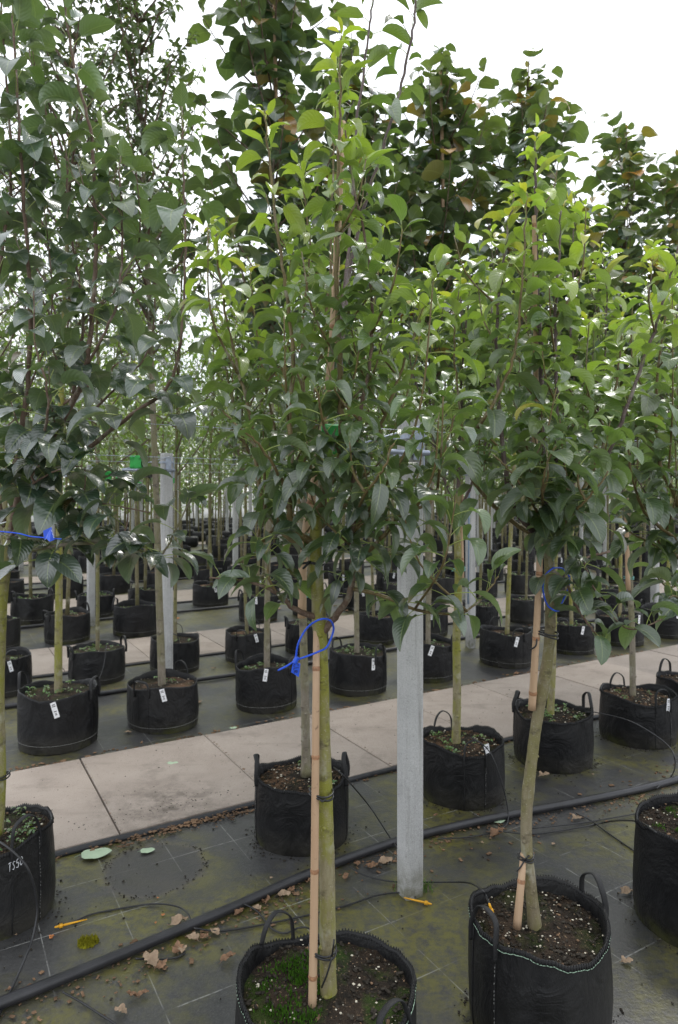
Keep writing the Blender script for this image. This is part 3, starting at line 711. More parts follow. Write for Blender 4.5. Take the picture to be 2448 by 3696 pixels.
T_L = near_tree('pear_tree', 'pear tree with big glossy heart-shaped leaves at the left edge of the view', 'tree', 2.52,
    [(-10, 3010), (0, 2800), (-5, 2500), (5, 2200), (20, 2050), (34, 1930), (50, 1850)],
    [dict(p=[(36, 1930), (80, 1760, -.04), (160, 1620, -.06), (260, 1460, -.06), (310, 1330, -.05), (340, 1050, -.03), (345, 800), (330, 500), (270, 250), (240, 60), (225, -90)], r=.015, r1=.003, t0=.1, age=(.05, .75), m='bark_brown', twigs=5),
     dict(p=[(20, 1960), (130, 1825, -.1), (260, 1808, -.16), (400, 1822, -.2), (540, 1850, -.22)], r=.008, t0=.2, age=(0, .3), hang=.8, step=.03, m='bark_brown'),
     dict(p=[(25, 2010), (120, 1985, -.1), (280, 1962, -.18), (450, 1968, -.24), (575, 2005, -.26), (640, 1900, -.26), (700, 1770, -.26)], r=.009, t0=.12, age=(0, .3), hang=.85, step=.03, m='bark_grey'),
     dict(p=[(60, 1800, -.02), (180, 1730, -.1), (330, 1610, -.16), (470, 1500, -.2), (600, 1400, -.2), (650, 1240, -.2), (668, 950, -.2), (662, 650, -.2), (655, 385, -.2)], r=.011, r1=.0025, t0=.12, age=(.05, .75), m='bark_brown', step=.036),
     dict(p=[(40, 1880), (60, 1650, .05), (100, 1400, .05), (110, 1100, 0), (90, 800, -.05), (70, 450, -.08), (50, 150, -.08), (40, -100, -.08)], r=.013, r1=.003, t0=.12, age=(.05, .7), m='bark_brown', twigs=5),
     dict(p=[(20, 1900), (-60, 1600, .05), (-40, 1200, .05), (10, 900), (40, 600), (20, 250), (0, -80)], r=.011, r1=.003, t0=.2, age=(.05, .7), twigs=3, m='bark_brown'),
     dict(p=[(260, 1460, -.06), (300, 1150, .1), (250, 800, .15), (230, 500, .15), (120, 250, .15), (110, 50, .15)], r=.007, t0=.1, age=(.1, .75), twigs=3),
     dict(p=[(310, 1330, -.05), (420, 1100, -.1), (440, 850, -.1), (432, 620, -.1), (440, 560, -.1)], r=.006, t0=.1, age=(.1, .9), twigs=2),
     dict(p=[(90, 1740), (160, 1560, -.25), (170, 1400, -.3), (130, 1260, -.3), (120, 1050, -.3)], r=.006, t0=.1, age=(0, .5), hang=.7),
     dict(p=[(60, 1800), (210, 1600, .25), (420, 1400, .3), (540, 1250, .35), (560, 1000, .35), (545, 880, .35)], r=.007, t0=.15, age=(.2, 1.0), twigs=3),
     dict(p=[(60, 1800), (100, 1760, -.2), (200, 1700, -.28), (300, 1680, -.3)], r=.005, t0=.1, age=(0, .2), hang=1, step=.028),
    ], 'heart', 'heart', 'bark_olive', 'bark_brown', 300, (.022, .018), 23,
    spurs=[(60, 1970, -.15, 5), (130, 2020, -.2, 5), (200, 1830, -.2, 5), (330, 1790, -.2, 4), (430, 1960, -.24, 6), (560, 2010, -.26, 6), (230, 1560, -.15, 6), (120, 1560, -.15, 6), (40, 1650, -.2, 6), (620, 1520, -.2, 6), (350, 1980, -.22, 4)],
    size=1.34, step=.043, fill=6, flen=(.4, 1.0))

# trees of the second row of the near bed and the one cut off at the right
T_C = near_tree('pear_tree.001', 'pear tree whose thin olive trunk and cane stand just left behind the central trunk', 'tree', 3.16,
    [(1105, 2800), (1103, 2600), (1098, 2400), (1092, 2150), (1090, 1900), (1100, 1800)],
    [dict(p=[(1100, 1820), (1130, 1600), (1160, 1300), (1190, 1000), (1200, 700), (1210, 420), (1215, 250)], r=.012, age=(.1, .9), twigs=6),
     dict(p=[(1095, 1850), (1020, 1650, .05), (960, 1400, .05), (920, 1150, .05), (900, 950, .05)], r=.009, age=(.1, 1), twigs=4),
     dict(p=[(1098, 1850), (1180, 1700, -.1), (1290, 1400, -.1), (1350, 1100, -.1), (1380, 850, -.1)], r=.009, age=(.1, .9), twigs=4),
     dict(p=[(1095, 1900), (1000, 1780, .1), (880, 1600, .15), (820, 1350, .15), (800, 1150, .15)], r=.008, age=(.1, .9), twigs=3),
     dict(p=[(1100, 1880), (1250, 1750, .1), (1420, 1550, .1), (1500, 1300, .1), (1520, 1100, .1)], r=.008, age=(.1, .9), twigs=3)],
    'pear', 'pear', 'bark_grey', 'shoot', 220, (.021, .015), 31, size=1.32, step=.034, fill=7, swell=[(0, .25, .05)])
T_D = near_tree('apple_tree.001', 'young tree with an algae-green trunk and cane just right of the concrete post', 'tree', 3.60,
    [(1645, 2730), (1650, 2500), (1648, 2300), (1655, 2100), (1650, 1900), (1655, 1780)],
    [dict(p=[(1655, 1800), (1660, 1550), (1670, 1300), (1690, 1100), (1700, 990)], r=.012, age=(.2, 1.05), twigs=5),
     dict(p=[(1652, 1850), (1580, 1650, .05), (1550, 1400, .05), (1560, 1200, .05), (1570, 1060, .05)], r=.009, age=(.2, 1.05), twigs=4),
     dict(p=[(1655, 1850), (1740, 1650, -.05), (1780, 1400, -.05), (1775, 1150, -.05), (1770, 1000, -.05)], r=.009, age=(.2, 1.05), twigs=4),
     dict(p=[(1652, 1850), (1500, 1700, .1), (1440, 1500, .12), (1420, 1250, .12), (1430, 1050, .12)], r=.008, age=(.2, 1.0), twigs=3)],
    'broad', 'broad', 'bark_olive', 'shoot_purple', 160, (.023, .017), 32, size=1.38, step=.034, fill=7, swell=[(0, .25, .05)])
T_E = near_tree('apple_tree.002', 'young tree hidden behind the wavy trunk on the right, mossy at its foot', 'tree', 4.04,
    [(1985, 2600), (1995, 2400), (2000, 2100), (2005, 1900), (2000, 1800)],
    [dict(p=[(2000, 1850), (2030, 1550), (2060, 1200), (2070, 900), (2075, 700)], r=.012, age=(.2, 1.0), twigs=5),
     dict(p=[(2000, 1850), (2120, 1650), (2180, 1350), (2190, 1050), (2170, 900)], r=.009, age=(.2, 1.0), twigs=4),
     dict(p=[(2000, 1850), (1920, 1600), (1880, 1300), (1900, 1000), (1920, 850)], r=.009, age=(.2, 1.0), twigs=4),
     dict(p=[(2000, 1850), (1950, 1700, .1), (1750, 1500, .1), (1720, 1250, .1), (1730, 1080, .1)], r=.009, age=(.2, 1.0), twigs=3)],
    'broad', 'broad', 'bark_olive', 'shoot_purple', 120, (.021, .016), 33, size=1.44, step=.034, fill=7, swell=[(0, .25, .05)])
T_F = near_tree('apple_tree.003', 'young tree with a smooth grey trunk and split cane near the right edge', 'tree', 4.40,
    [(2285, 2530), (2282, 2300), (2275, 2100), (2270, 1900), (2270, 1800)],
    [dict(p=[(2270, 1850), (2300, 1550), (2330, 1250), (2350, 1000), (2360, 880)], r=.012, age=(.2, 1.05), twigs=5),
     dict(p=[(2270, 1850), (2200, 1600), (2180, 1350), (2160, 1100), (2165, 950)], r=.009, age=(.2, 1.0), twigs=4),
     dict(p=[(2270, 1850), (2380, 1650), (2430, 1350), (2445, 1050)], r=.009, age=(.2, 1.0), twigs=4),
     dict(p=[(2270, 1880), (2330, 1780, -.4), (2400, 1700, -.45), (2460, 1560, -.45)], r=.008, age=(0, .3), twigs=3)],
    'broad', 'broad', 'bark_grey', 'shoot_purple', 120, (.019, .016), 34, size=1.44, step=.034, fill=7)
T_R = near_tree('apple_tree.004', 'dark leafy tree cut off by the right edge of the view', 'tree', 2.50,
    [(2520, 2990), (2515, 2600), (2510, 2200), (2505, 1900)],
    [dict(p=[(2505, 1950), (2440, 1800, -.1), (2380, 1650, -.1), (2370, 1400, -.1), (2400, 1150, -.1), (2430, 960, -.1)], r=.011, age=(.1, 1.0), twigs=4),
     dict(p=[(2505, 2000), (2420, 1930, -.1), (2330, 1850, -.15), (2280, 1720, -.15), (2260, 1550, -.15)], r=.009, age=(0, .3), hang=.8, step=.022, twigs=3),
     dict(p=[(2505, 2050), (2430, 2000, -.05), (2350, 1960, -.05), (2290, 1930, -.05), (2240, 1900, -.05)], r=.008, age=(0, .2), hang=1, step=.018),
     dict(p=[(2505, 2100), (2450, 2110, 0), (2410, 2120, 0), (2370, 2080, 0)], r=.006, age=(0, .2), hang=1, step=.018),
     dict(p=[(2505, 1950), (2470, 1700, .1), (2440, 1500, .1), (2450, 1200, .1)], r=.01, age=(.1, .9), twigs=5, step=.025),
     dict(p=[(2505, 2250), (2470, 2180, -.2), (2430, 2150, -.25), (2400, 2180, -.25)], r=.005, age=(0, .2), hang=.6, step=.025)],
    'broad', 'broad', 'bark_grey', 'shoot', 220, (.02, .016), 35, size=1.26, step=.034, fill=7)

# ------------------------------------------------------------------ grow bags
def bag_body(seed, r=0.23, h=0.29, soil_z=0.245, n=44, corners=0.012):
    rr = random.Random(seed); b = MB()
    ph = [rr.uniform(0, 6.28) for _ in range(8)]
    def rad(th, f):
        k = 1 + 0.022 * math.sin(2 * th + ph[0]) + 0.014 * math.sin(3 * th + ph[1] + f) + 0.010 * math.sin(7 * th + ph[2] + 3 * f) * f
        k += 0.014 * mnoise.noise(Vector((math.cos(th) * 3, math.sin(th) * 3, f * 3 + seed))) + 0.010 * mnoise.noise(Vector((math.cos(th) * 8, math.sin(th) * 8, f * 7 + seed)))
        bulge = 1 + 0.016 * math.sin(math.pi * min(1, f * 1.1)) + 0.012 * (1 - f) - 0.02 * (1 - f) ** 14
        return r * k * bulge
    def rimz(th): return h + corners * math.sin(4 * th + ph[3]) * 0.6 + corners * math.sin(2 * th + ph[4]) + 0.008 * mnoise.noise(Vector((math.cos(th) * 5, math.sin(th) * 5, seed)))
    rows = []
    prof = [0.0, 0.015, 0.05, 0.12, 0.22, 0.38, 0.55, 0.72, 0.88, 0.97, 1.0]
    for f in prof: rows.append([(rad(2 * math.pi * j / n, f) * math.cos(2 * math.pi * j / n), rad(2 * math.pi * j / n, f) * math.sin(2 * math.pi * j / n), rimz(2 * math.pi * j / n) * f) for j in range(n)])
    for dz, dr in ((0.003, 0.004), (-0.004, 0.009), (-0.03, 0.012), (soil_z - h - 0.02, 0.016)):
        rows.append([((rad(2 * math.pi * j / n, 1) - dr) * math.cos(2 * math.pi * j / n), (rad(2 * math.pi * j / n, 1) - dr) * math.sin(2 * math.pi * j / n), rimz(2 * math.pi * j / n) + dz) for j in range(n)])
    V = [p for row in rows for p in row]
    Q = [(i * n + j, i * n + (j + 1) % n, (i + 1) * n + (j + 1) % n, (i + 1) * n + j) for i in range(len(rows) - 1) for j in range(n)]
    b.add(V, Q)
    s = MB(); rings = 9; SV = []; SQ = []
    for i in range(rings + 1):
        for j in range(n):
            th = 2 * math.pi * j / n; q = max(0.001, i / rings) * (rad(th, 1) - 0.010)
            x, y = q * math.cos(th), q * math.sin(th)
            SV.append((x, y, soil_z + 0.014 * mnoise.noise(Vector((x * 11, y * 11, seed))) + 0.007 * mnoise.noise(Vector((x * 45, y * 45, seed))) + 0.012 * (1 - i / rings)))
    SQ = [(i * n + j, (i + 1) * n + j, (i + 1) * n + (j + 1) % n, i * n + (j + 1) % n) for i in range(rings) for j in range(n)]
    s.add(SV, SQ)
    return b, s, rad, rimz

def handle_mb(rr, r, h, droop=0.0):
    b = MB(); wd = 0.055; hh = rr.uniform(.065, .095)
    pts = [Vector((0.004, -wd, -0.05)), Vector((0.006, -wd, 0.0)), Vector((0.002 + droop, -wd * .75, hh * .7)), Vector((0.01 + droop * 2, 0.0, hh * (1 - abs(droop) * 5))), Vector((0.002 + droop, wd * .75, hh * .7)), Vector((0.006, wd, 0)), Vector((0.004, wd, -0.05))]
    b.tube(catmull(pts, 5), 0.0105, 6, flat=0.3)
    return b
def perlite_mb(rr, r, z, n, smin=.0022, smax=.006):
    b = MB()
    for k in range(n):
        q = r * math.sqrt(rr.random()); th = rr.uniform(0, 6.28); s = rr.uniform(smin, smax)
        c = (q * math.cos(th), q * math.sin(th), z + 0.010 + s * .3)
        if rr.random() < .35 and k: 
            c = (px_ + rr.gauss(0, .012), py_ + rr.gauss(0, .012), c[2])
        px_, py_ = c[0], c[1]
        b.box(c, (s * rr.uniform(1, 1.9), s * rr.uniform(1, 1.6), s * rr.uniform(.5, .9)), rr.uniform(0, 3), 0, s * .28)
    return b
def weeds_mb(rr, r, z, n, size=(.35, .9)):
    out = []
    for k in range(n):
        q = r * math.sqrt(rr.random()); th = rr.uniform(0, 6.28); p = Vector((q * math.cos(th), q * math.sin(th), z + 0.008))
        az = rr.uniform(0, 6.28)
        for j in range(rr.randint(3, 7)):
            az += 2.4; out.append((p + Vector((0, 0, rr.uniform(0, .015))), az, rr.uniform(-.2, .5), rr.uniform(-.4, .4), rr.uniform(*size) * .32, 'mid', rr.randrange(99), (rr.uniform(.06, .12), rr.uniform(.14, .24), rr.uniform(.02, .05))))
    return mass(out, LS['broad'])

# shared variants for the bags of the rows behind
BAGV = []
for k in range(6):
    rr = random.Random(100 + k); b, s, rad, rz = bag_body(40 + k, 0.228, 0.298, 0.268 - 0.01 * (k % 3))
    smat = [M['soil'], M['soil_brown'], M['soil'], M['soil_moss'], M['soil'], M['soil_brown']][k]
    seams = []
    for th in (0.4 + k, 0.75 + k, 3.5 + k, 3.9 + k):
        seam = MB(); seams.append(seam); seam.tube([Vector((rad(th, f) * math.cos(th) * 1.004, rad(th, f) * math.sin(th) * 1.004, rz(th) * f)) for f in (0.02, .2, .4, .6, .8, .97)], 0.0016, 4)
    hem = MB(); hem.tube([Vector((rad(th, .15) * math.cos(th) * 1.003, rad(th, .15) * math.sin(th) * 1.003, 0.045)) for th in [i * 2 * math.pi / 44 for i in range(45)]], 0.0011, 4, cap=False)
    BAGV.append(dict(body=b.mesh('body', M['bag']), soil=s.mesh('soil', smat), seam=[q.mesh('seam', M['webbing']) for q in seams], hem=hem.mesh('stitching', M['thread_grey']),
                     handle=[handle_mb(rr, .23, .285, d).mesh('handle', M['webbing']) for d in (0.0, 0.012)],
                     perl=perlite_mb(rr, .2, 0.268 - 0.01 * (k % 3), 26, .0018, .005).mesh('perlite', M['perlite']),
                     weeds=weeds_mb(rr, .18, 0.268 - 0.01 * (k % 3), [16, 5, 12, 20, 8, 3][k]).mesh('weeds', [M['weed_m'], M['petiole']]),
                     rad=rad, rz=rz, soil_z=0.268 - 0.01 * (k % 3)))
lab = MB(); lab.box((0, 0, -0.045), (0.0016, 0.030, 0.085)); LABEL_ME = lab.mesh('tag', M['label'], False)
prt = MB()
for zz, ww in ((-.015, .018), (-.024, .02), (-.052, .016), (-.062, .008), (-.07, .012)): prt.box((0.0012, 0, zz), (0.0008, ww, 0.004))
PRINT_ME = prt.mesh('print', M['ink'], False)
# joined low version for the far rows
fb = MB(); b, s, _, _ = bag_body(60, .228, .285, .25, 20); 
for V, Q in zip(b.V, b.Q): fb.add(V, Q, None, 0)
for V, Q in zip(s.V, s.Q): fb.add(V, Q, None, 1)
FARBAG = fb.mesh('grow_bag', [M['bag'], M['soil_brown']])

def row_bag(pos, label, k, rz, scale=1.0, tagged=True, group=None, cam_az=None):
    v = BAGV[k % 6]; t = thing('grow_bag', label, 'grow bag', pos, rz, group); t.scale = (scale * R.uniform(.95, 1.05), scale * R.uniform(.95, 1.05), scale * R.uniform(.95, 1.06)); t.rotation_euler = (R.uniform(-.025, .025), R.uniform(-.025, .025), rz)
    inst('body', v['body'], t); inst('soil', v['soil'], t); [inst('seam', q, t) for q in v['seam']]; inst('stitching', v['hem'], t)
    for q, th in enumerate((0.55 + k, 3.7 + k)):
        r = v['rad'](th, 1) - .004
        inst('handle', v['handle'][(q + k) % 2], t, (r * math.cos(th), r * math.sin(th), v['rz'](th)), th)
    inst('perlite', v['perl'], t, kind='stuff'); inst('weeds', v['weeds'], t, kind='stuff')
    if tagged:
        th = -math.pi / 2 - rz + R.uniform(-.1, .75); r = v['rad'](th, .9) + .006
        lb = inst('tag', LABEL_ME, t, (r * math.cos(th), r * math.sin(th), v['rz'](th) - .002), th); lb.rotation_euler = (R.uniform(-.35, .35), 0.0, th)
        inst('print', PRINT_ME, lb, kind='stuff')
    return t

BAG_BOX = (0, 0)
def near_bag(pos, label, seed, r, h, soil_z, soilmat, moss, nperl, nweed, handles, rz=0.0, thread='thread', rim_thread=True, perl=(.002, .0062)):
    rr = random.Random(seed); b, s, rad, rimz = bag_body(seed, r, h, soil_z, 72, 0.014)
    t = thing('grow_bag', label, 'grow bag', pos, rz)
    b.build('body', M['bag'], t); s.build('soil', M[soilmat], t)
    if rim_thread:
        st = MB(); st.tube([Vector(((rad(th, .97) + .0022) * math.cos(th), (rad(th, .97) + .0022) * math.sin(th), rimz(th) - 0.011 + .0012 * math.sin(th * 60))) for th in [i * 2 * math.pi / 144 for i in range(145)]], 0.0012, 4, cap=False)
        st.build('stitching', M[thread], t)
    ov = MB()                                        # overlock loops round the rim
    for i in range(150):
        th = 2 * math.pi * i / 150; c_, s_ = math.cos(th), math.sin(th); q = rad(th, 1); z = rimz(th)
        ov.tube([Vector(((q + .002) * c_, (q + .002) * s_, z - .010)), Vector(((q - .001) * c_, (q - .001) * s_, z + .005)), Vector(((q - .011) * c_, (q - .011) * s_, z - .008))], 0.0021, 4)
    ov.build('overlock_edge', M['webbing'], t)
    for th in handles:
        for off in (-.25, .25):
            sm = MB(); a = th + off; sm.tube([Vector(((rad(a, f) + .001) * math.cos(a), (rad(a, f) + .001) * math.sin(a), rimz(a) * f)) for f in (0.03, .2, .4, .6, .8, .96)], 0.0022, 4); sm.build('seam', M['webbing'], t)
    dash = MB()
    for th in handles:
        a = th + .25
        for i in range(26):
            f0 = .06 + .9 * i / 26; f1 = f0 + .018
            if rr.random() < .7: dash.tube([Vector(((rad(a, f) + .0034) * math.cos(a), (rad(a, f) + .0034) * math.sin(a), rimz(a) * f)) for f in (f0, f1)], 0.0009, 4)
    dash.build('stitching', M['thread_grey'], t)
    for i, th in enumerate(handles):
        q = rad(th, 1) - .008; hb = handle_mb(rr, r, h, (.0, -.008)[i % 2]).build('handle', M['webbing'], t)
        hb.location = (q * math.cos(th), q * math.sin(th), rimz(th)); hb.rotation_euler = (0, 0, th)
    perlite_mb(rr, r * .9, soil_z, nperl, *perl).build('perlite', M['perlite'], t, kind='stuff')
    ck = MB(); ck2 = MB()
    for k in range(420):
        q = r * .93 * math.sqrt(rr.random()); th_ = rr.uniform(0, 6.28); s_ = rr.uniform(.002, .009); x_, y_ = q * math.cos(th_), q * math.sin(th_)
        (ck if rr.random() < (.55 if soilmat == 'soil_brown' else .93) else ck2).box((x_, y_, soil_z + .009 + .014 * mnoise.noise(Vector((x_ * 11, y_ * 11, seed)))), (s_ * rr.uniform(.7, 2.4), s_, s_ * .6), rr.uniform(0, 3), 0, s_ * .2)
    ck.build('compost', M['crumbs'], t, kind='stuff'); ck2.build('bark_bits', M['litter'], t, kind='stuff')
    if nweed: weeds_mb(rr, r * .8, soil_z, nweed).build('weeds', [M['weed_m'], M['petiole']], t, kind='stuff')
    if moss:                                         # cushions of moss on the soil
        mb = MB()
        for k in range(moss):
            q = r * .8 * math.sqrt(rr.random()); th = rr.uniform(1.6, 4.4); c_ = Vector((q * math.cos(th), q * math.sin(th), soil_z + .012))
            for j in range(26):
                d_ = Vector((rr.gauss(0, 1), rr.gauss(0, 1), 0)) * .012; hgt = rr.uniform(.004, .011)
                mb.tube([c_ + d_, c_ + d_ + Vector((rr.uniform(-.003, .003), rr.uniform(-.003, .003), hgt))], [.0022, .0008], 3, cap=False)
        mb.build('moss', M['moss_green'], t, kind='stuff')
    return t, rad, rimz
M['moss_green'] = plain('green moss', (0.032, 0.085, 0.005), 0.8, 0.15, var=0.5, scale=60)

pA = Vector((P(1180, 3600, 1.80).x, 1.80, 0)); pB = Vector((P(1944, 3300, 2.06).x, 2.06, 0))
bagA, radA, rimA = near_bag(pA, 'large black grow bag with mossy soil at the bottom centre, holding the central tree', 301, .232, .295, .262, 'soil_moss', 34, 64, 0, (2.25, 5.5), perl=(.0014, .0058))
bagB, radB, rimB = near_bag(pB, 'black grow bag with pale green rim stitching and a yellow dripper, right foreground', 302, .205, .315, .272, 'soil', 0, 95, 0, (.35, 3.6), perl=(.0013, .0048))
pR = W(2.44, 1.5); bagR, radR, rimR = near_bag(pR, 'dark grow bag cut off by the right edge beside a twig', 303, .225, .36, .325, 'soil_moss', 6, 40, 0, (1.2, 4.6), rim_thread=False)
pL = Vector((P(-20, 3000, 2.58).x, 2.58, 0)); bagL, radL, rimL = near_bag(pL, 'weedy black grow bag lettered in white marker at the left edge', 304, .205, .315, .285, 'soil', 0, 40, 40, (-.57, 2.6), thread='thread_grey', rim_thread=False)
pC = Vector((-.17, 3.16, 0)); near_bag(pC, 'black grow bag with two upright handles and bare brown soil behind the central trunk', 305, .208, .285, .25, 'soil_brown', 0, 70, 5, (3.25, 6.2), thread='thread_grey', rim_thread=False)
pD = W(2.38, 2.77); near_bag(pD, 'black grow bag with white tag and weeds right of the concrete post', 306, .213, .285, .252, 'soil_brown', 0, 50, 22, (1.9, 4.85), rim_thread=False)
pE = W(3.14, 2.84); near_bag(pE, 'black grow bag with green weeds behind the wavy right-hand trunk', 307, .222, .29, .255, 'soil', 0, 50, 24, (.1, 2.7), rim_thread=False)
pF = W(3.89, 2.81); near_bag(pF, 'black grow bag with brown soil and white tag near the right edge', 308, .226, .285, .25, 'soil_brown', 0, 60, 3, (1.8, 5.0), rim_thread=False)
pF2 = W(4.50, 2.83); near_bag(pF2, 'black grow bag half out of view at the right edge of the path', 309, .225, .285, .25, 'soil_brown', 0, 40, 3, (2.0, 5.0), rim_thread=False)
def side_tag(bagpos, rad_, h, th, tilt):
    pass
for nm, pos, px, py, tl in (('D', pD, 1755, 2685, .18), ('F', pF, 2415, 2520, -.05)):
    root = [o for o in COL.objects if o.name.startswith('grow_bag') and o.type == 'EMPTY' and (o.location - pos).length < .01][0]
    q = P(px, py, pos.y - .20)
    d_ = (q - pos); th = math.atan2(d_.y, d_.x)
    lb = inst('tag', LABEL_ME, root, q - pos, th); lb.rotation_euler = (tl, 0.05, th); inst('print', PRINT_ME, lb, kind='stuff')

# white marker lettering on the left bag
def strokes(mb, letters, place, r=.0011):
    for st in letters: mb.tube(catmull([place(x, y) for x, y in st], 4) if len(st) > 2 else [place(*st[0]), place(*st[1])], r, 4)
TS = [[(0, 1), (.7, 1.05)], [(.38, 1.02), (.30, 0)],
      [(1.45, .85), (1.2, .95), (1.0, .75), (1.2, .5), (1.3, .25), (1.1, .02), (.9, .12)],
      [(2.3, .98), (1.85, .95)], [(1.85, .95), (1.8, .55), (2.1, .6), (2.2, .3), (2.0, .02), (1.7, .1)],
      [(2.9, .95), (2.6, .75), (2.55, .3), (2.75, .03), (3.05, .25), (3.1, .7), (2.9, .95)]]
a_mid = math.atan2(-.19, .075)
def on_bag(x, y):
    a = -.78 + (x - 1.5) * .075; f = .79 + y * .095; return Vector(((radL(a, f) + .0025) * math.cos(a), (radL(a, f) + .0025) * math.sin(a), rimL(a) * f))
b = MB(); strokes(b, TS, on_bag, .0012); b.build('lettering', M['white_ink'], bagL)

# ------------------------------------------------------------------ rows behind the path
ORD = ['first', 'second', 'third', 'fourth', 'fifth', 'sixth', 'seventh', 'eighth', 'ninth', 'tenth', 'eleventh', 'twelfth', 'thirteenth', 'fourteenth', 'fifteenth', 'sixteenth', 'seventeenth', 'eighteenth', 'nineteenth', 'twentieth']
ROW1 = [0.66, 1.33, 2.10, 2.89, 3.60, 4.50, 5.38, 6.10, 6.85]
row1_scale = [1.08, 1.01, .99, 1.02, 1.0, 1.05, .9, 1.0, 1.0]
for i, u in enumerate(ROW1):
    row_bag(W(u, 4.62), f'black grow bag, {ORD[i]} from the left in the front row just beyond the near path', i, R.uniform(0, 6.28), row1_scale[i], tagged=True)
ROW1B = [0.45, 1.16, 1.82, 2.52, 3.14, 3.94, 4.65, 5.40, 6.13, 6.85, 7.6, 8.3]
for i, u in enumerate(ROW1B):
    row_bag(W(u, 5.96), f'black grow bag, {ORD[i]} from the left in the second row beyond the near path', i + 2, R.uniform(0, 6.28), .93, tagged=i % 3 == 0)

def at_px(u, v, topx, topy):
    b = W(u, v); q = P(topx, topy, b.y); return b, (q.x - b.x, 0.0), q.z
# round-leaved and small-leaved tall trees of the first row beyond the path
b, ln_, H = at_px(.66, 4.62, 250, -350)
tall_tree('hornbeam_tree', 'tall tree of small dark leaves at the far left, first beyond the path', 'tree', b, ln_, H, 2.2, 'tiny', 'small', 'bark_olive', 110, 51, nb=58, blen=.9, tr=.026, size=1.0, step=.018, bow=.05, angle=(.3, .75))
b, ln_, H = at_px(1.33, 4.62, 470, -400)
tall_tree('hornbeam_tree.001', 'tall slim tree of small dark leaves whose trunk runs beside the green wire clip', 'tree', b, (ln_[0], 0), H, 2.45, 'tiny', 'small', 'bark_grey', 110, 52, nb=58, blen=.85, tr=.028, size=1.0, step=.018, bow=.05, angle=(.3, .75))
b, ln_, H = at_px(2.10, 4.62, 990, -300)
tall_tree('round_leaved_tree', 'tall tree of large round dark leaves reaching the top edge left of centre', 'tree', b, ln_, H, 2.3, 'round', 'round', 'bark_grey', 140, 53, nb=40, blen=1.06, tr=.024, step=.06, angle=(.4, .85), bow=.1, age=(.05, .8))
b, ln_, H = at_px(2.89, 4.62, 1270, 120)
tall_tree('round_leaved_tree.001', 'tall round-leaved tree hidden behind the crown of the central tree', 'tree', b, ln_, H, 2.3, 'round', 'round', 'bark_grey', 80, 54, nb=34, blen=0.94, tr=.022, step=.06, angle=(.4, .85), age=(.05, .8))
b, ln_, H = at_px(3.60, 4.62, 1595, 190)
tall_tree('round_leaved_tree.002', 'tall pointed round-leaved tree just left of the white gap of sky', 'tree', b, ln_, H, 2.2, 'round', 'round', 'bark_grey', 120, 55, nb=43, blen=1.06, tr=.022, step=.06, size=1.0, angle=(.4, .85), age=(.05, .85))
b, ln_, H = at_px(4.50, 4.62, 1908, 240)
tall_tree('round_leaved_tree.003', 'tall pointed round-leaved tree rising behind the right foreground tree', 'tree', b, ln_, H, 2.2, 'round', 'round', 'bark_olive', 110, 56, nb=43, blen=1.12, tr=.022, step=.06, size=1.0, angle=(.4, .85), age=(.05, .85))
b, ln_, H = at_px(5.38, 4.62, 2080, 760)
tall_tree('round_leaved_tree.004', 'shorter round-leaved tree between the two pointed crowns on the right', 'tree', b, ln_, H, 2.1, 'round', 'round', 'bark_olive', 60, 57, nb=31, blen=1.00, tr=.02, step=.06, angle=(.4, .85), age=(.05, .8))
b, ln_, H = at_px(6.10, 4.62, 2255, 450)
tall_tree('round_leaved_tree.005', 'tall round-leaved tree with an orange-tinged top near the right edge', 'tree', b, ln_, H, 2.2, 'round', 'round', 'bark_olive', 90, 58, nb=40, blen=1.19, tr=.02, step=.06, angle=(.4, .85), age=(.05, .95))
b, ln_, H = at_px(6.85, 4.62, 2440, 560)
tall_tree('round_leaved_tree.006', 'round-leaved tree standing at the far right edge of the first row beyond the path', 'tree', b, ln_, H, 2.1, 'round', 'round', 'bark_olive', 60, 59, nb=34, blen=1.12, tr=.02, step=.06, angle=(.4, .85), age=(.05, .9))

for i, u in enumerate(ROW1B):
    b = W(u, 5.96); rr = random.Random(700 + i)
    H = rr.uniform(4.4, 5.6) if i not in (3, 4, 5) else rr.uniform(3.6, 4.4)
    tall_tree('small_leaved_tree', f'slim small-leaved tree, {ORD[i]} from the left in the second row beyond the near path', 'tree', b, (rr.uniform(-.15, .15), rr.uniform(-.1, .1)), H, 1.62, 'small', 'light' if i % 3 else 'small', 'bark_far', 24, 720 + i, nb=30, blen=.85, tr=.017, size=1.15, step=.036, parts=False, angle=(.3, .75))

# ------------------------------------------------------------------ far rows: shared trees
FAR_T = []
for k in range(5):
    rr = random.Random(900 + k); H = rr.uniform(4.2, 5.4); leaves = []
    tp = catmull([Vector((rr.uniform(-.03, .03), rr.uniform(-.03, .03), H * q / 4)) for q in range(5)], 3)
    tb = MB(); tb.tube(tp, [.022 - .018 * i / (len(tp) - 1) for i in range(len(tp))], 7)
    for j in range(26):
        z = 1.5 + (H - 1.65) * j / 26; p0 = tp[min(len(tp) - 1, int(z / H * (len(tp) - 1)))].copy(); p0.z = z; az = j * 2.4; L = .85 * (1 - .55 * j / 26) * rr.uniform(.8, 1.2)
        e = p0 + Vector((math.cos(az) * L * .55, math.sin(az) * L * .55, L * .8)); bp = catmull([p0, p0.lerp(e, .5) + Vector((math.cos(az), math.sin(az), 0)) * .06, e], 3)
        tb.tube(bp, [.006 - .004 * i / (len(bp) - 1) for i in range(len(bp))], 4)
        shoot_leaves(leaves, bp, rr, .1, 1, .042, 1.35, 'light' if k % 2 else 'light', .1, .9, up_from=.95)
    m_ = mass(leaves, LS['small'])
    FAR_T.append((tb.mesh('trunk', M['bark_far']), m_.mesh('crown', LS['small'].mats_m)))
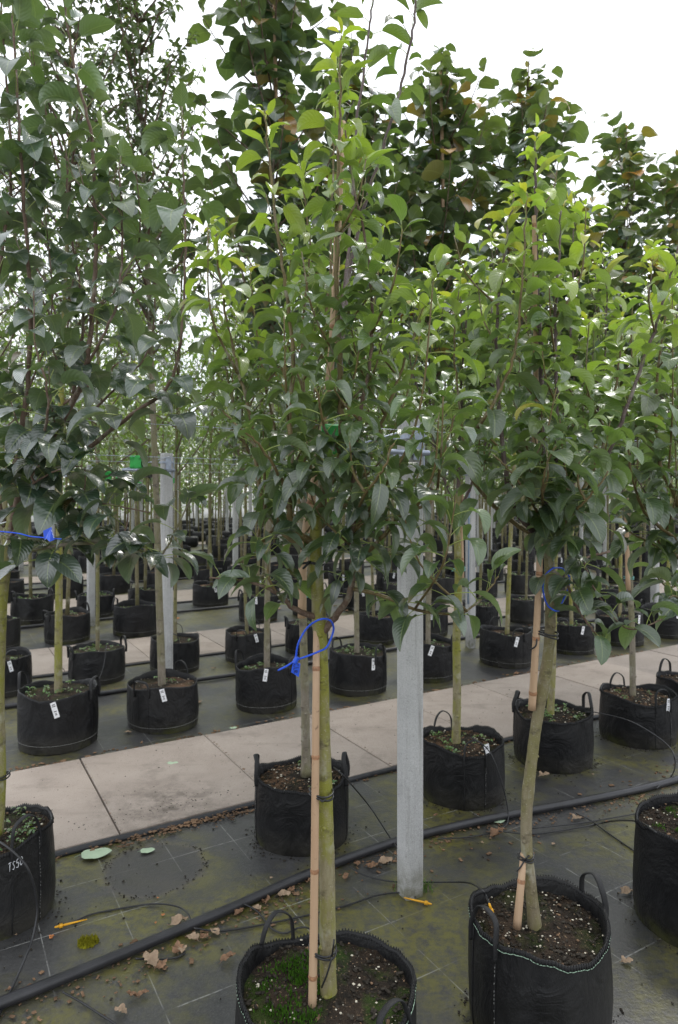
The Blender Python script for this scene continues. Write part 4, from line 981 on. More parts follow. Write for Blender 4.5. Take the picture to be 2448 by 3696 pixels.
far_rows = [(7.66, 0), (8.96, 1), (10.72, 2), (12.02, 3), (13.8, 4), (15.1, 5), (16.87, 6)]
nm_row = ['third', 'fourth', 'fifth', 'sixth', 'seventh', 'eighth', 'ninth']
fixed = {0: [.5, 1.2, 1.86, 3.36, 4.05, 4.8, 5.5, 6.3, 7.0, 7.7, 8.5, 9.2, 9.9, 10.6, 11.3], 1: [.4, 1.0, 1.72, 2.4, 3.28, 4.0, 4.7, 5.4, 6.2, 6.9, 7.6, 8.3, 9.1, 9.8, 10.5, 11.2, 11.9, 12.6, 13.3]}
for v, n in far_rows:
    us = fixed.get(n) or [.08 * v + .72 * i + R.uniform(-.07, .07) for i in range(int(1.48 * v / .72) + 1) if R.random() > .08]
    us = [u for u in us if -200 < PX(W(u, v, .3))[0] < 2650]; vis = 0
    for i, u in enumerate(us):
        pos = W(u, v) + Vector((R.uniform(-.05, .05), R.uniform(-.05, .05), 0))
        if n < 2:
            row_bag(pos, f'black grow bag, {ORD[i]} from the left in the {nm_row[n]} row beyond the near path', i + n, R.uniform(0, 6.28), R.uniform(.92, 1.06), tagged=R.random() < .4, group=f'grow bags of the {nm_row[n]} row')
        else:
            o = inst('grow_bag', FARBAG, None, pos, R.uniform(0, 6.28)); tag(o, 'small distant black grow bag in the far rows', 'grow bag', 'grow bags of the far rows')
        t_, c_ = FAR_T[R.randrange(5)]
        rt = thing('young_tree', f'slim pale-trunked young tree, {ORD[i]} from the left in the {nm_row[n]} row beyond the near path' if n < 2 else 'slim distant young tree of the far rows', 'tree', pos + Vector((0, 0, .22)), R.uniform(0, 6.28), f'trees of the {nm_row[n]} row' if n < 2 else 'trees of the far rows')
        rt.rotation_euler = (R.uniform(-.02, .02), R.uniform(-.02, .02), rt.rotation_euler[2]); rt.scale = (1, 1, R.uniform(.9, 1.12))
        inst('trunk', t_, rt); inst('crown', c_, rt)
# beyond them the rows run together
mb = MB(); lf = []; rr = random.Random(5); bagm = MB()
for v in (18.15, 19.9, 21.2, 23.0, 24.3, 26.0, 27.4, 29.1):
    for i in range(int(1.5 * v / .8) + 2):
        p0 = W(.06 * v + .8 * i + rr.uniform(-.1, .1), v)
        H = rr.uniform(4, 5.6); mb.tube([p0, p0 + Vector((rr.uniform(-.08, .08), 0, H * .7))], [.022, .012], 5)
        bagm.box(p0 + Vector((0, 0, .14)), (.42, .42, .28), rr.uniform(0, 2), 0, .04)
        for k in range(120):
            z = rr.uniform(1.5, H); rad_ = .5 * (1 - (z - 1.7) / (H - 1.2)) + .12; a = rr.uniform(0, 6.28); q = rad_ * math.sqrt(rr.random())
            lf.append((p0 + Vector((q * math.cos(a), q * math.sin(a), z)), rr.uniform(0, 6.28), rr.uniform(-.5, .5), rr.uniform(-.5, .5), 2.3, 'mid', rr.randrange(99), leaf_colour('light', rr.uniform(.1, .95), rr)))
for v in (31, 33, 35.5, 38, 41, 44):
    for i in range(int(1.5 * v / .9) + 2):
        p0 = W(.06 * v + .9 * i + rr.uniform(-.3, .3), v); H = rr.uniform(4, 5.5)
        if i % 2: mb.tube([p0, p0 + Vector((0, 0, H * .6))], [.03, .02], 4)
        for k in range(60):
            z = H - (H - .3) * rr.random() ** 1.3; q = rr.uniform(-.6, .6)
            lf.append((p0 + Vector((q, rr.uniform(-.5, .5), z)), rr.uniform(0, 6.28), rr.uniform(-.5, .5), rr.uniform(-.5, .5), 4.2, 'mid', rr.randrange(99), leaf_colour('light', rr.uniform(.1, .9), rr)))
far = mass(lf, LS['small']).build('far_foliage', LS['small'].mats_m, kind='stuff'); tag(far, 'pale green leaves of the distant nursery rows', 'trees')
ft = mb.build('far_trunks', M['bark_far'], kind='stuff'); tag(ft, 'crowd of thin trunks far down the nursery', 'trees')
fbg = bagm.build('far_bags', M['bag'], kind='stuff'); tag(fbg, 'dark line of bags far down the nursery', 'grow bags')

# ------------------------------------------------------------------ posts, wires, clips
def post_mb(h, s=.084, ch=.013):
    b = MB(); n = 8; a = s / 2; c_ = a - ch
    ring = [(-c_, -a), (c_, -a), (a, -c_), (a, c_), (c_, a), (-c_, a), (-a, c_), (-a, -c_)]
    V = [(x, y, z) for z in (0, h * .5, h - .01) for x, y in ring] + [(x * .9, y * .9, h) for x, y in ring] + [(x * .02, y * .02, h) for x, y in ring]
    Q = [(i * 8 + j, i * 8 + (j + 1) % 8, (i + 1) * 8 + (j + 1) % 8, (i + 1) * 8 + j) for i in range(4) for j in range(8)]
    b.add(V, Q); return b
POST = post_mb(1.87).mesh('shaft', M['post'], False)
br = MB(); 
for z in (1.80, 1.735): br.box((0, 0, z), (.094, .094, .016), 0)
br.box((.05, 0, 1.76), (.008, .05, .16)); br.box((0, -.049, 1.77), (.04, .006, .12))
BRK = br.mesh('bracket', M['zinc'], False)
arm = MB(); arm.tube([Vector((-.35, -.055, 1.738)), Vector((0.05, -.055, 1.738))], .0105, 8); arm.tube([Vector((-.34, -.056, 1.742)), Vector((0.02, -.056, 1.845))], .0035, 5); ARM = arm.mesh('arm', M['zinc'])
def post(u, v, label, group=None):
    t = thing('concrete_post', label, 'post', W(u, v), ANG, group)
    inst('shaft', POST, t); inst('bracket', BRK, t); inst('arm', ARM, t); return t
post(1.61, 2.18, 'tall pale concrete post standing in the foreground between the two front trees')
post(1.535, 5.24, 'concrete post behind the second bag of the front row, beside the green wire clip')
post(4.62, 5.24, 'concrete post behind the sixth bag of the front row beyond the path')
post(1.54, 8.28, 'thin concrete post further back at the left, beside a bag of the fourth row')
PFAR = MB(); 
for V, Q in zip(*[(x.V, x.Q) for x in [post_mb(1.87)]][0]): PFAR.add(V, Q)
PFAR = PFAR.mesh('concrete_post', M['post'], False)
for v, us in ((5.24, (7.6,)), (8.28, (4.55, 7.5, 10.5)), (11.3, (1.5, 4.5, 7.5, 10.5, 13.5)), (14.4, (1.4, 4.4, 7.4, 10.4, 13.4, 16.4)), (17.5, (1.5, 4.5, 7.5, 10.5, 13.5, 16.5, 19.5)), (20.6, (2, 5, 8, 11, 14, 17, 20)), (23.6, (2, 5, 8, 11, 14, 17, 20, 23))):
    for u in us:
        o = inst('concrete_post', PFAR, None, W(u + R.uniform(-.04, .04), v), ANG); tag(o, 'slim concrete post among the distant nursery rows', 'post', 'concrete posts of the far rows')
for n, (v, z, lb) in enumerate(((2.18, 1.833, 'thin grey wire strung past the foreground post'), (2.83, 1.862, 'thin grey wire along the second row of the near bed'), (4.60, 1.812, 'thin grey wire carrying the green clip beyond the path'), (5.24, 1.80, 'thin grey wire between the posts beyond the path'), (8.28, 1.8, 'thin grey wire in the third bed'), (11.3, 1.8, 'thin grey wire in the fourth bed'))):
    b = MB(); u0 = 1.02 if n == 0 else -2; pts = [W(u0 + 18 * i / 60, v, z - .006 * math.sin(i * .6)) for i in range(61)]
    b.tube(pts, .0011 if n < 2 else .0018, 5); tag(b.build('trellis_wire', M['zinc']), lb, 'wire')
cl = MB(); cl.box((0, 0, 0), (.078, .022, .088), 0, 0, .005)
for x_ in (-.026, .026):
    for z_ in (-.028, .028): cl.box((x_, -.014, z_), (.018, .012, .014), 0, 0, .002)
CLIP = cl.mesh('clip_body', M['green_clip'], False)
CAB = MB(); CAB.tube(catmull([Vector((.028, -.018, .03)), Vector((.045, -.03, .02)), Vector((.04, -.02, -.02)), Vector((.07, 0, -.07)), Vector((.09, .03, -.12))], 4), .004, 5); CAB = CAB.mesh('cord', M['tie'])
def clip(p, rz, label, group=None):
    t = thing('wire_clip', label, 'clip', p, rz, group); inst('clip_body', CLIP, t); inst('cord', CAB, t)
clip(P(492, 1668, 4.55), .1, 'bright green plastic clip on the wire beside the tall left trunk')
clip(P(1206, 1586, 1.98), .3, 'green clip on the wire behind the fork of the central tree')
for i, (px, py, d) in enumerate(((385, 1718, 7.2), (432, 1736, 8.4), (620, 1728, 7.6), (860, 1742, 8.6), (500, 1752, 10.4), (900, 1725, 7.5), (1895, 1760, 9.5), (1050, 1740, 9.0))):
    o = inst('wire_clip', CLIP, None, P(px, py, d), R.uniform(0, .8)); o.scale = (1.15,) * 3; tag(o, 'small distant green wire clip on a tree trunk', 'clip', 'distant green wire clips')
# black strap tying the tall left trunk to its post
b = MB(); q0 = P(505, 1705, 4.62); q1 = P(605, 1692, 5.3); pts = [q0.lerp(q1, i / 14) + Vector((R.uniform(-.012, .012), 0, R.uniform(-.012, .012) - .02 * math.sin(math.pi * i / 14))) for i in range(15)]
b.tube(pts, [.03 if i < 6 else .012 for i in range(15)], 7, rough=.3); tag(b.build('tree_tie', M['tie']), 'ragged black strap tying the tall left trunk to its concrete post', 'tree tie')

# ------------------------------------------------------------------ canes, ties, tags
def cane(pts, r, label, nodes=5, d=None):
    q = catmull(pts, 5); t = thing('bamboo_cane', label, 'cane', q[0])
    b = MB(); b.tube([p - q[0] for p in q], [r * (1 - .25 * i / (len(q) - 1)) for i in range(len(q))], 12); b.build('shaft', M['cane'], t)
    for k in range(nodes):
        f = (k + .5) / nodes; i = int(f * (len(q) - 1)); p = q[i] - q[0]; rr_ = r * (1 - .25 * f); u_ = (q[min(i + 1, len(q) - 1)] - q[i - 1]).normalized()
        nb = MB(); nb.tube([p - u_ * .006, p, p + u_ * .006], [rr_ * 1.01, rr_ * 1.13, rr_ * 1.01], 12, cap=False); nb.build('node', M['cane_node'], t)
    return t
cane([P(1127, 3672, 1.765), P(1134, 3300, 1.765), P(1138, 2900, 1.765), P(1141, 2500, 1.765), P(1143, 2300, 1.79), P(1150, 1950, 1.84)], .0112, 'pinkish bamboo cane tied against the left side of the central trunk', 5)
cane([P(1090, 2230, 1.98), P(1100, 1950, 1.98), P(1160, 1600, 1.98), P(1195, 1300, 1.97), P(1212, 1000, 1.95), P(1225, 700, 1.92), P(1236, 440, 1.92)], .0125, 'tan bamboo cane running up through the crown of the central tree', 6)
cane([P(1866, 3348, 2.03), P(1882, 3180, 2.03), P(1890, 3080, 2.06)], .0125, 'short stub of bamboo cane standing in the right foreground bag', 1)
cane([P(1920, 2560, 2.05), P(1930, 2400, 2.03), P(1943, 2150, 2.02), P(1950, 1960, 2.02)], .0118, 'stout bamboo cane bound to the wavy right-hand trunk', 3)
cane([P(1930, 1700, 2.12), P(1935, 1300, 2.12), P(1930, 900, 2.1), P(1928, 780, 2.1)], .009, 'bamboo cane inside the crown of the right foreground tree', 4)
cane([P(1668, 2100, 3.62), P(1665, 1900, 3.62), P(1668, 1760, 3.62)], .0125, 'bamboo cane beside the green trunk right of the post', 2)
cane([P(2268, 2130, 4.36), P(2262, 1900, 4.36), P(2262, 1780, 4.36)], .0150, 'flat split cane tied to the grey trunk near the right edge', 1)
cane([P(1000, 420, 4.95), P(992, 150, 4.95), P(988, -150, 4.95)], .013, 'cane along the leader of the tallest round-leaved tree', 2)
cane([P(1600, 800, 5.75), P(1596, 500, 5.75), P(1590, 260, 5.75)], .016, 'cane along the leader of the pointed tree left of the sky gap', 2)

def tie(c, r, tilt, label, ends=(), mat='tie', thick=.0028, sq=1.0, loops=2):
    t = MB(); c = Vector(c)
    for k in range(loops):
        pts = []
        for i in range(25):
            a = 2 * math.pi * i / 24; pts.append(c + Vector((math.cos(a) * r, math.sin(a) * r * sq, tilt * math.cos(a) * r + (k - .5) * thick * 3.2 + .003 * math.sin(2 * a + k))))
        t.tube(pts, thick, 6, cap=False)
    for e in ends: t.tube(catmull([c + Vector(q) for q in e], 4), thick * .9, 5)
    return tag(t.build('tree_tie', M[mat]), label, 'tree tie')
tie(P(1160, 2862, 1.785), .031, -.12, 'black tie binding the central trunk to its cane above the bag behind', [[(-.005, -.033, .0), (.004, -.036, -.006), (.012, -.033, -.001)]], sq=.95)
tie(P(1165, 3425, 1.785), .035, -.12, 'black tie with long loose ends low on the central trunk', [[(.025, -.028, .0), (.028, -.035, .03), (.03, -.03, .045)], [(.025, -.028, 0), (.012, -.036, -.04), (-.002, -.036, -.075)]], sq=.95)
tie(P(1145, 2025, 1.80), .0195, .05, 'black cable tie with a tail at the head of the central trunk', [[(-.016, -.012, 0), (-.03, -.014, -.004), (-.05, -.012, -.006)], [(-.016, -.012, 0), (-.028, -.02, -.01), (-.036, -.016, -.018)]], loops=1, thick=.0036)
tie(P(1898, 3092, 2.06), .0235, .0, 'knotted black tie low on the wavy right-hand trunk', [[(-.01, -.022, 0), (-.022, -.028, -.014), (-.034, -.026, -.03)], [(-.01, -.022, 0), (-.004, -.028, .012), (.004, -.024, .016)]])
tie(P(1968, 2285, 2.04), .036, -.18, 'black tie binding the wavy right-hand trunk to its stout cane', [[(-.03, -.02, 0), (-.036, -.03, -.03), (-.05, -.02, -.045)]])
tie(P(1094, 2145, 3.16), .033, 0, 'teal twine round the trunk left behind the central tree', (), 'teal', .0032)
tie(P(1655, 2055, 3.62), .034, .1, 'teal twine round the green trunk right of the post', (), 'teal', .003)
tie(P(2270, 2085, 4.38), .03, 0, 'teal twine round the grey trunk near the right edge', (), 'teal', .003)
tie(P(4, 2800, 2.52), .03, .1, 'black tie on the trunk at the left edge', ())
b = MB(); b.tube([P(1690, 2180, 3.8), P(1694, 1760, 3.8)], .005, 6); tag(b.build('support_rod', M['rope']), 'thin blue-grey rod standing beside the green trunk right of the post', 'rod')

# blue tag on the central tree, with its beaded loop
tg = thing('tree_tag', 'bright blue plastic tag looped round the central trunk, inked by hand', 'tag', P(1068, 2385, 1.76))
o0 = tg.location.copy(); b = MB()
loop = [(1068, 2372, -.01), (1078, 2320, -.015), (1110, 2265, -.02), (1155, 2236, -.035), (1190, 2238, -.02), (1204, 2262, .0), (1200, 2290, .01), (1180, 2335, .0), (1150, 2352, -.015), (1110, 2368, -.02), (1075, 2380, -.012)]
lp = catmull(px_line(loop, 1.76), 9); b.tube([p - o0 for p in lp], [.0022 if i % 2 else .0031 for i in range(len(lp))], 6); 
b.tube([p - o0 for p in catmull(px_line([(1066, 2384, -.01), (1035, 2404, -.012), (1003, 2420, -.012)], 1.76), 6)], [.0028] * 12 + [.0018], 6)
b.build('loop', M['blue'], tg)
b = MB(); c_ = P(1068, 2405, 1.75) - o0; sx = 1.75 / FPX
shape = [(1060, 2388), (1084, 2396), (1082, 2422), (1078, 2444), (1051, 2426), (1056, 2400)]
F_ = [P(x_, y_, 1.748) - o0 for x_, y_ in shape]; B_ = [p + Vector((0, .003, 0)) for p in F_]
V = [tuple(p) for p in F_ + B_]; b.add(V, [(0, 5, 2, 1), (5, 4, 3, 2), (6, 7, 8, 11), (11, 8, 9, 10)] + [(i, (i + 1) % 6, 6 + (i + 1) % 6, 6 + i) for i in range(6)])
b.tube([P(1063, 2392, 1.744) - o0, P(1074, 2372, 1.744) - o0], .0065, 8)
b.build('tag_plate', M['blue'], tg, smooth=False)
b = MB(); strokes(b, [[(.75, .9), (.3, 1.0), (.0, .5), (.35, .05), (.8, .2)], [(1.1, 1.1), (1.05, .1), (1.5, .1)], [(1.75, .45), (2.2, .55), (2.0, .85), (1.7, .6), (1.8, .15), (2.3, .15)]],
                  lambda x, y: P(1060 + (y * 17) , 2397 + x * 15 - y * 4, 1.7465) - o0, .0007); b.build('lettering', M['ink'], tg)
# beaded blue loop on the right foreground tree
lp = catmull(px_line([(1996, 2050, -.04), (1970, 2075, -.05), (1960, 2120, -.05), (1968, 2165, -.05), (1980, 2190, -.045)], 2.06), 8); lq = catmull(px_line([(2056, 2080, .0), (2052, 2120, -.02), (2036, 2160, -.03), (2022, 2192, -.035), (2018, 2205, -.035)], 2.06), 8)
back = catmull(px_line([(1996, 2050, -.04), (2030, 2052, .0), (2056, 2080, .0)], 2.06), 6)
b = MB()
for q in (lp, lq, back): b.tube(q, [.0021 if i % 2 else .0029 for i in range(len(q))], 6)
b.tube(catmull([lp[-1], P(2002, 2204, 2.0), lq[-1]], 4), .0024, 6)
tag(b.build('tag_loop', M['blue']), 'beaded blue loop hanging round the wavy right-hand trunk', 'loop')
# blue tag and band at the left
tg = thing('tree_tag.001', 'folded dark blue tag with pale perforated marks on the branch at the left', 'tag', P(183, 1935, 2.1)); o0 = tg.location.copy(); b = MB()
b.tube([p - o0 for p in catmull(px_line([(-30, 1916), (20, 1920), (70, 1926), (110, 1936), (150, 1940), (222, 1946)], 2.1), 6)], .0022, 6); b.build('loop', M['blue'], tg)
b = MB(); V = [tuple(P(x_, y_, d_) - o0) for x_, y_, d_ in ((186, 1902, 2.085), (198, 1948, 2.085), (180, 1955, 2.075), (168, 1945, 2.085), (156, 1916, 2.11), (160, 1948, 2.11))]
b.add(V, [(0, 1, 2, 3), (0, 3, 5, 4)]); b.build('tag_plate', M['blue'], tg, smooth=False)
b = MB()
for i in range(6): b.box(P(187 + i * 1.6, 1914 + i * 5.2, 2.078) - o0, (.003, .002, .0016))
b.build('marks', M['white_ink'], tg)

# ------------------------------------------------------------------ irrigation
b = MB(); pts = [(-1.6, 2.2), (-.8, 2.27), (.17, 2.33), (.89, 2.41), (1.30, 2.47), (1.77, 2.50), (2.3, 2.44), (2.9, 2.33), (3.44, 2.26), (4.5, 2.22), (6, 2.25)]
PIPE = catmull([W(u, v, .021) for u, v in pts], 10); b.tube(PIPE, .0185, 12); tag(b.build('irrigation_pipe', M['pipe']), 'thick black irrigation pipe lying across the near ground cloth', 'pipe')
for n in (1, 2, 3):
    b = MB(); b.tube(catmull([W(-2 + 2.2 * i, 2.42 + PERIOD * n + .06 * math.sin(i * 2.1 + n), .02) for i in range(9 + 2 * n)], 6), .017, 8)
    tag(b.build('irrigation_pipe', M['pipe']), f'black irrigation pipe in the {ORD[n]} bed from the front', 'pipe')
DR = MB(); DR.tube([Vector((0, 0, 0)), Vector((.085, 0, 0))], [.0045, .0022], 6); DR.box((-.004, 0, 0), (.012, .013, .010)); DR.tube([Vector((-.008, 0, 0)), Vector((-.026, 0, 0))], [.005, .0028], 6)
DRIP = DR.mesh('dripper', M['yellow'])
def hose(seq, label, dripper=None, r=.0032):
    q = catmull(seq, 8); t = thing('drip_hose', label, 'hose', q[0]); b = MB(); b.tube([p - q[0] for p in q], r, 6); b.build('tube', M['hose'], t)
    if dripper:
        p, rot = dripper; o = inst('dripper', DRIP, t, Vector(p) - q[0]); o.rotation_euler = rot
G = GP
hose([G(690, 3325, .03), G(676, 3295, .03), G(640, 3272, .02), G(560, 3262, .008), G(440, 3278, .006), G(330, 3300, .006), G(262, 3330, .006)], 'thin black hose ending in a yellow dripper at the lower left', (G(225, 3340, .010), (0, 0, .42)))
hose([G(700, 3350, .03), G(800, 3360, .006), G(960, 3335, .006), G(1100, 3305, .006), G(1250, 3268, .006), G(1360, 3232, .006), G(1450, 3222, .008), G(1500, 3238, .01)], 'thin black hose passing behind the central trunk to the foot of the post', (G(1535, 3258, .010), (0, 0, 2.75)))
hose([G(880, 3262, .03), G(930, 3290, .01), G(980, 3350, .006), G(1030, 3368, .006), G(1080, 3348, .01), G(1120, 3355, .05), P(1150, 3420, 1.95)], 'thin black hose curling from the pipe to the central bag')
hose([G(1262, 3128, .03), G(1320, 3160, .01), G(1420, 3182, .008), G(1560, 3184, .01), G(1680, 3185, .05), P(1730, 3205, 2.15), P(1755, 3235, 2.1), P(1772, 3278, 2.03)], 'thin black hose looping from the pipe into the right foreground bag', (P(1774, 3290, 2.02), (0, 1.3, .3)))
hose([P(1205, 2770, 3.05), P(1240, 2800, 2.95), G(1330, 2905, .1), G(1400, 3010, .03), G(1432, 3060, .03)], 'thin black hose slanting from the bag behind the centre to the pipe')
hose([P(1700, 2660, 3.40), P(1765, 2710, 3.32), P(1810, 2820, 3.3), G(1835, 2950, .02), G(1800, 2995, .012), G(1700, 3020, .01), G(1580, 3028, .03)], 'thin black hose drooping from the weedy bag right of the post')
hose([P(2115, 2570, 3.9), P(2160, 2573, 3.85), P(2280, 2605, 3.7), P(2400, 2680, 3.6), P(2436, 2740, 3.5), G(2425, 2800, .02), G(2370, 2845, .03)], 'thin black hose arching from the weedy bag behind the wavy trunk')
hose([G(1920, 2990, .03), G(2100, 2970, .01), G(2250, 2945, .01), G(2460, 2908, .01)], 'thin black hose lying beside the pipe at the right')
hose([G(1800, 3000, .03), G(1930, 3010, .01), G(2100, 2985, .01), G(2200, 2965, .03), P(2300, 2965, 2.6), P(2370, 3005, 2.4)], 'thin black hose running to the bag at the right edge')
hose([G(2080, 2935, .03), G(2130, 2960, .01), G(2200, 3010, .006), G(2295, 3075, .006)], 'short black hose crossing the cloth towards the right edge bag')
hose([P(-30, 3025, 2.42), P(10, 3046, 2.37), P(52, 3078, 2.345), P(92, 3122, 2.335), P(120, 3186, 2.345), P(135, 3279, 2.35), P(122, 3370, 2.32), P(101, 3435, 2.27), G(47, 3560, .01), G(-20, 3700, .01)], 'black hose hanging over the lettered bag at the left edge', r=.0042)
hose([G(225, 3580, .03), G(290, 3615, .008), G(360, 3660, .006), G(440, 3710, .006)], 'short black hose leaving the pipe at the bottom left')
hose([G(490, 3460, .03), G(560, 3463, .006), G(640, 3455, .006), G(668, 3435, .006)], 'short black hose end beside the pipe among dry leaves')
hose([P(385, 2330, 5.5), P(370, 2420, 5.4), G(330, 2500, .05), G(300, 2545, .02)], 'thin grey hose hanging down a bag of the second row at the left')

# ------------------------------------------------------------------ fallen leaves, moss, litter
def fallen_mesh(seed, kind, mat, curl):
    rr = random.Random(seed); V, Q, U, MI = leaf_variant(rr, kind, .085, .06, .02, .1, -.15 + curl * .4, -.25 + curl, 12, 4, .02 + .05 * curl)
    V = V.copy(); V[:, 2] += .004
    for i in range(len(V)):
        x_, y_ = V[i, 0], V[i, 1]; V[i, 2] += curl * .035 * mnoise.noise(Vector((x_ * 38, y_ * 38, seed)))
        V[i, 1] *= 1 + min(1, curl * 2) * .75 * mnoise.noise(Vector((x_ * 75, seed * 3.1, 0.5 if y_ > 0 else 4.5))); V[i, 0] += min(1, curl * 2) * .02 * mnoise.noise(Vector((y_ * 60, seed, 2)))
    V[:, 2] -= V[:, 2].min() - .003; V[:, 0] -= .05
    b = MB(); b.add(V, Q, U, 0); return b.mesh('fallen_leaf', M[mat])
FL = {'brown': [fallen_mesh(k, 'pear', 'deadleaf', .5 + .2 * k) for k in range(3)], 'pale': [fallen_mesh(10 + k, 'broad', 'deadleaf_pale', .6) for k in range(3)],
      'green': [fallen_mesh(20 + k, 'round', 'deadleaf_green', .03) for k in range(2)], 'orange': [fallen_mesh(30 + k, 'round', 'deadleaf_orange', .4) for k in range(2)]}
def fallen(px, py, kind, size, rz, label, group=None):
    o = inst('fallen_leaf', FL[kind][R.randrange(len(FL[kind]))], None, GP(px, py, .004), rz); o.scale = (size * (.8 if kind != 'green' else 1),) * 3; tag(o, label, 'leaf', group)
    if py < 2830 and py > 2550: o.location.z = .018
fallen(335, 3088, 'green', 1.5, .35, 'large pale green fallen leaf lying near the path edge at the lower left')
fallen(527, 3073, 'green', .75, .3, 'small pale green fallen leaf right of the larger one near the ring of dirt')
fallen(620, 2765, 'green', .75, .1, 'pale green fallen leaf on the middle of the concrete path')
fallen(840, 2636, 'green', .62, .5, 'little pale fallen leaf on the cloth beyond the path, left of centre')
fallen(640, 3335, 'pale', .95, .4, 'crumpled pale leaf just above the pipe at lower left')
fallen(545, 3478, 'pale', 1.05, 2.2, 'curled pale brown leaf just below the pipe at lower left')
fallen(578, 3492, 'brown', .7, 1.0, 'torn brown leaf beside the curled pale one below the pipe')
fallen(818, 3467, 'brown', .8, .7, 'dry brown leaf on the dark cloth left of the central bag')
fallen(1340, 3130, 'brown', .85, .2, 'reddish brown dry leaf left of the concrete post')
fallen(1385, 3118, 'pale', 1.0, .6, 'pale dry leaf touching the left side of the post foot')
fallen(1790, 3018, 'brown', 1.1, .2, 'ragged brown leaf under the pipe right of the post')
fallen(1795, 2965, 'green', .8, .2, 'pale green leaf above the pipe right of the post')
fallen(1960, 2812, 'pale', .9, .3, 'large pale dry leaf below the weedy bag on the right')
fallen(2080, 2958, 'pale', .8, .2, 'flat tan leaf below the pipe on the right')
fallen(2258, 3475, 'pale', .6, .1, 'round tan leaf at the foot of the right foreground bag')
fallen(2260, 3225, 'pale', .8, .1, 'tan twig-like leaf left of the right edge bag')
fallen(1170, 3340, 'pale', .55, 1.2, 'pale leaf scrap just right of the central cane')
fallen(1018, 3235, 'pale', .8, .3, 'crinkled pale leaf behind the central cane')
for i, (px, py, kd) in enumerate(((700, 3395, 'pale'), (735, 3385, 'brown'), (780, 3370, 'pale'), (800, 3300, 'pale'), (860, 3300, 'brown'), (930, 3285, 'pale'), (960, 3260, 'brown'), (660, 3430, 'pale'), (640, 3435, 'brown'), (480, 3600, 'brown'), (510, 3595, 'brown'), (440, 3655, 'pale'), (1050, 3215, 'brown'), (1110, 3185, 'brown'), (1250, 3170, 'brown'), (1290, 3120, 'brown'))):
    fallen(px, py, kd, R.uniform(.45, .8), R.uniform(0, 6), 'dry leaf in the drift along the lower side of the pipe', 'dry leaves drifted along the pipe')
for i in range(34):
    px, py = R.uniform(1560, 2440), R.uniform(2790, 3060); i % 3 == 2 or fallen(px, py, R.choice(['brown', 'pale', 'brown', 'orange']), R.uniform(.2, .5), R.uniform(0, 6), 'small dry leaf scrap strewn on the cloth around the pipe at the right', 'leaf scraps at the right')
for i in range(14):
    px, py = R.uniform(20, 1150), R.uniform(3060, 3660)
    fallen(px, py, R.choice(['brown', 'pale', 'orange']), R.uniform(.12, .26), R.uniform(0, 6), 'tiny dry leaf scrap on the near ground cloth', 'leaf scraps on the near cloth')
for i in range(40):
    u = R.uniform(.3, 6); v = R.choice([R.uniform(4.25, 6.2), R.uniform(7.3, 9)]); o = inst('fallen_leaf', FL[R.choice(['brown', 'orange', 'pale'])][0], None, W(u, v, .004), R.uniform(0, 6)); o.scale = (R.uniform(.4, .9),) * 3
    tag(o, 'dry leaf on the ground cloth of the beds beyond the path', 'leaf', 'dry leaves in the beds beyond the path')

def chips(mb, n, place, smin, smax, flat=.35):
    for i in range(n):
        c_ = place(); s = R.uniform(smin, smax); mb.box((c_[0], c_[1], c_[2] + s * flat * .4), (s * R.uniform(.6, 1.6), s * R.uniform(.5, 1.1), s * flat), R.uniform(0, 3.1), 0, s * .08)
b = MB(); chips(b, 420, lambda: W(R.gauss(1.02, .22), 3.19 - abs(R.gauss(0, .045)), .004 + R.random() * .010), .004, .018, .22)
chips(b, 200, lambda: W(R.uniform(-.6, 5.5), 3.17 - abs(R.gauss(0, .02)), .003), .004, .016)
tag(b.build('leaf_litter', M['litter'], smooth=False, kind='stuff'), 'heap of crumbled dry leaves along the near edge of the path', 'litter')
b = MB(); chips(b, 260, lambda: W(R.uniform(-.5, 6), 4.24 + abs(R.gauss(0, .03)), .003), .005, .025, .2); chips(b, 260, lambda: W(R.uniform(-.3, 5), 2.36 + .1 * math.sin(R.uniform(0, 6)) - abs(R.gauss(0, .05)), .003), .004, .018, .25)
tag(b.build('leaf_litter', M['litter'], smooth=False, kind='stuff'), 'scattered crumbs of dry leaves along the beds', 'litter')
def pipe_pt():
    q = PIPE[R.randrange(len(PIPE) - 1)].lerp(PIPE[R.randrange(len(PIPE) - 1)], 0) + Vector((R.uniform(-.06, .06), R.uniform(-.06, .06), 0)); k = abs(R.gauss(0, .035)) + .02
    return (q.x + SU * k, q.y - CU * k, .003)
b = MB(); chips(b, 900, pipe_pt, .002, .010, .35); chips(b, 120, pipe_pt, .005, .013, .2)
tag(b.build('leaf_litter', M['litter'], smooth=False, kind='stuff'), 'line of brown crumbs lodged along the lower side of the pipe', 'litter')
b = MB()
for k in range(6):
    for i in range(26):
        if R.random() < .6: chips(b, 1, lambda: W(-.03 + SL * k + R.uniform(-.005, .005), 3.2 + i * .039, .033), .003, .012, .2)
tag(b.build('leaf_litter', M['litter'], smooth=False, kind='stuff'), 'crumbs caught in the joints of the near path', 'litter')
b = MB(); chips(b, 130, lambda: W(R.gauss(1.0, .22), R.gauss(3.33, .05), .033), .001, .006, .3); chips(b, 200, lambda: W(R.uniform(0, 5), R.uniform(3.25, 4.2), .033), .0015, .006, .4)
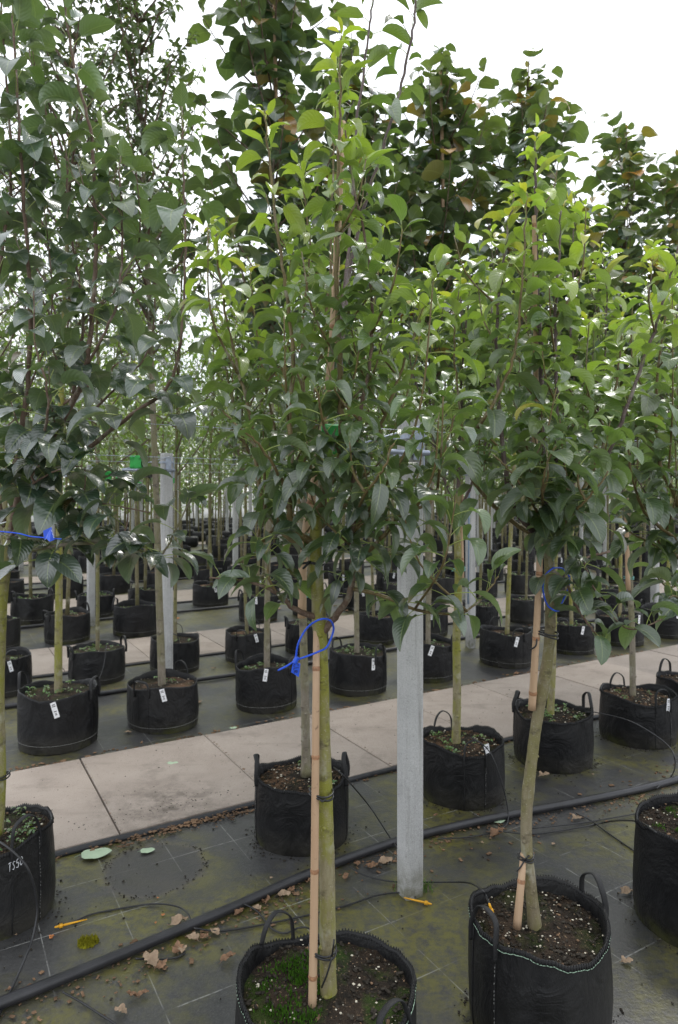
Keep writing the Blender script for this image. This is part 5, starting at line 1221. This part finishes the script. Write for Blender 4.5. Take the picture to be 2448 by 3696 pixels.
tag(b.build('soil_crumbs', M['crumbs'], smooth=False, kind='stuff'), 'dark crumbs strewn on the concrete path', 'soil')
def ring_pt():
    a = R.uniform(0, 6.283)
    while mnoise.noise(Vector((math.cos(a) * 2.2, math.sin(a) * 2.2, 8))) < R.uniform(-.45, .25): a = R.uniform(0, 6.283)
    q = R.gauss(.205, .010) + .012 * math.sin(3 * a); c_ = W(.79, 2.87); return (c_.x + math.cos(a) * q, c_.y + math.sin(a) * q, .003)
b = MB(); chips(b, 130, ring_pt, .002, .007, .4)
for (pp, q) in ((pA, .24), (pB, .21), (pC, .215), (pD, .22), (pE, .23), (pF, .235), (pR, .235), (pL, .22)):
    def rim_pt(pp=pp, q=q):
        a = R.uniform(0, 6.283); k = q + abs(R.gauss(0, .025)); return (pp.x + math.cos(a) * k, pp.y + math.sin(a) * k, .003)
    chips(b, 130, rim_pt, .002, .008, .4)
chips(b, 500, lambda: W(R.uniform(-.5, 4.5), R.uniform(1.2, 3.1), .003), .002, .008, .5)
tag(b.build('soil_crumbs', M['crumbs'], smooth=False, kind='stuff'), 'ring of spilled soil and dark crumbs on the near cloth', 'soil')
b = MB(); c_ = GP(318, 3405)
for i in range(240):
    a = R.uniform(0, 6.28); q = .03 * math.sqrt(R.random()); p = c_ + Vector((math.cos(a) * q * 1.2, math.sin(a) * q, 0)); b.tube([p, p + Vector((R.uniform(-.004, .004), R.uniform(-.004, .004), R.uniform(.008, .022)))], [.003, .001], 3, cap=False)
tag(b.build('moss_clump', M['moss']), 'yellow-green moss clump on the cloth at lower left', 'moss')
b = MB(); c_ = GP(1500, 3215)
for i in range(60):
    p = c_ + Vector((R.gauss(.01, .03), R.gauss(-.005, .012), 0)); h = R.uniform(.02, .07); b.tube([p, p + Vector((R.uniform(-.015, .015), R.uniform(-.01, .01), h * .6)), p + Vector((R.uniform(-.03, .03), R.uniform(-.02, .02), h))], [.0016, .0012, .0004], 3, cap=False)
tag(b.build('weed_tuft', M['grass_m']), 'tuft of small green weeds at the foot of the concrete post', 'weed')
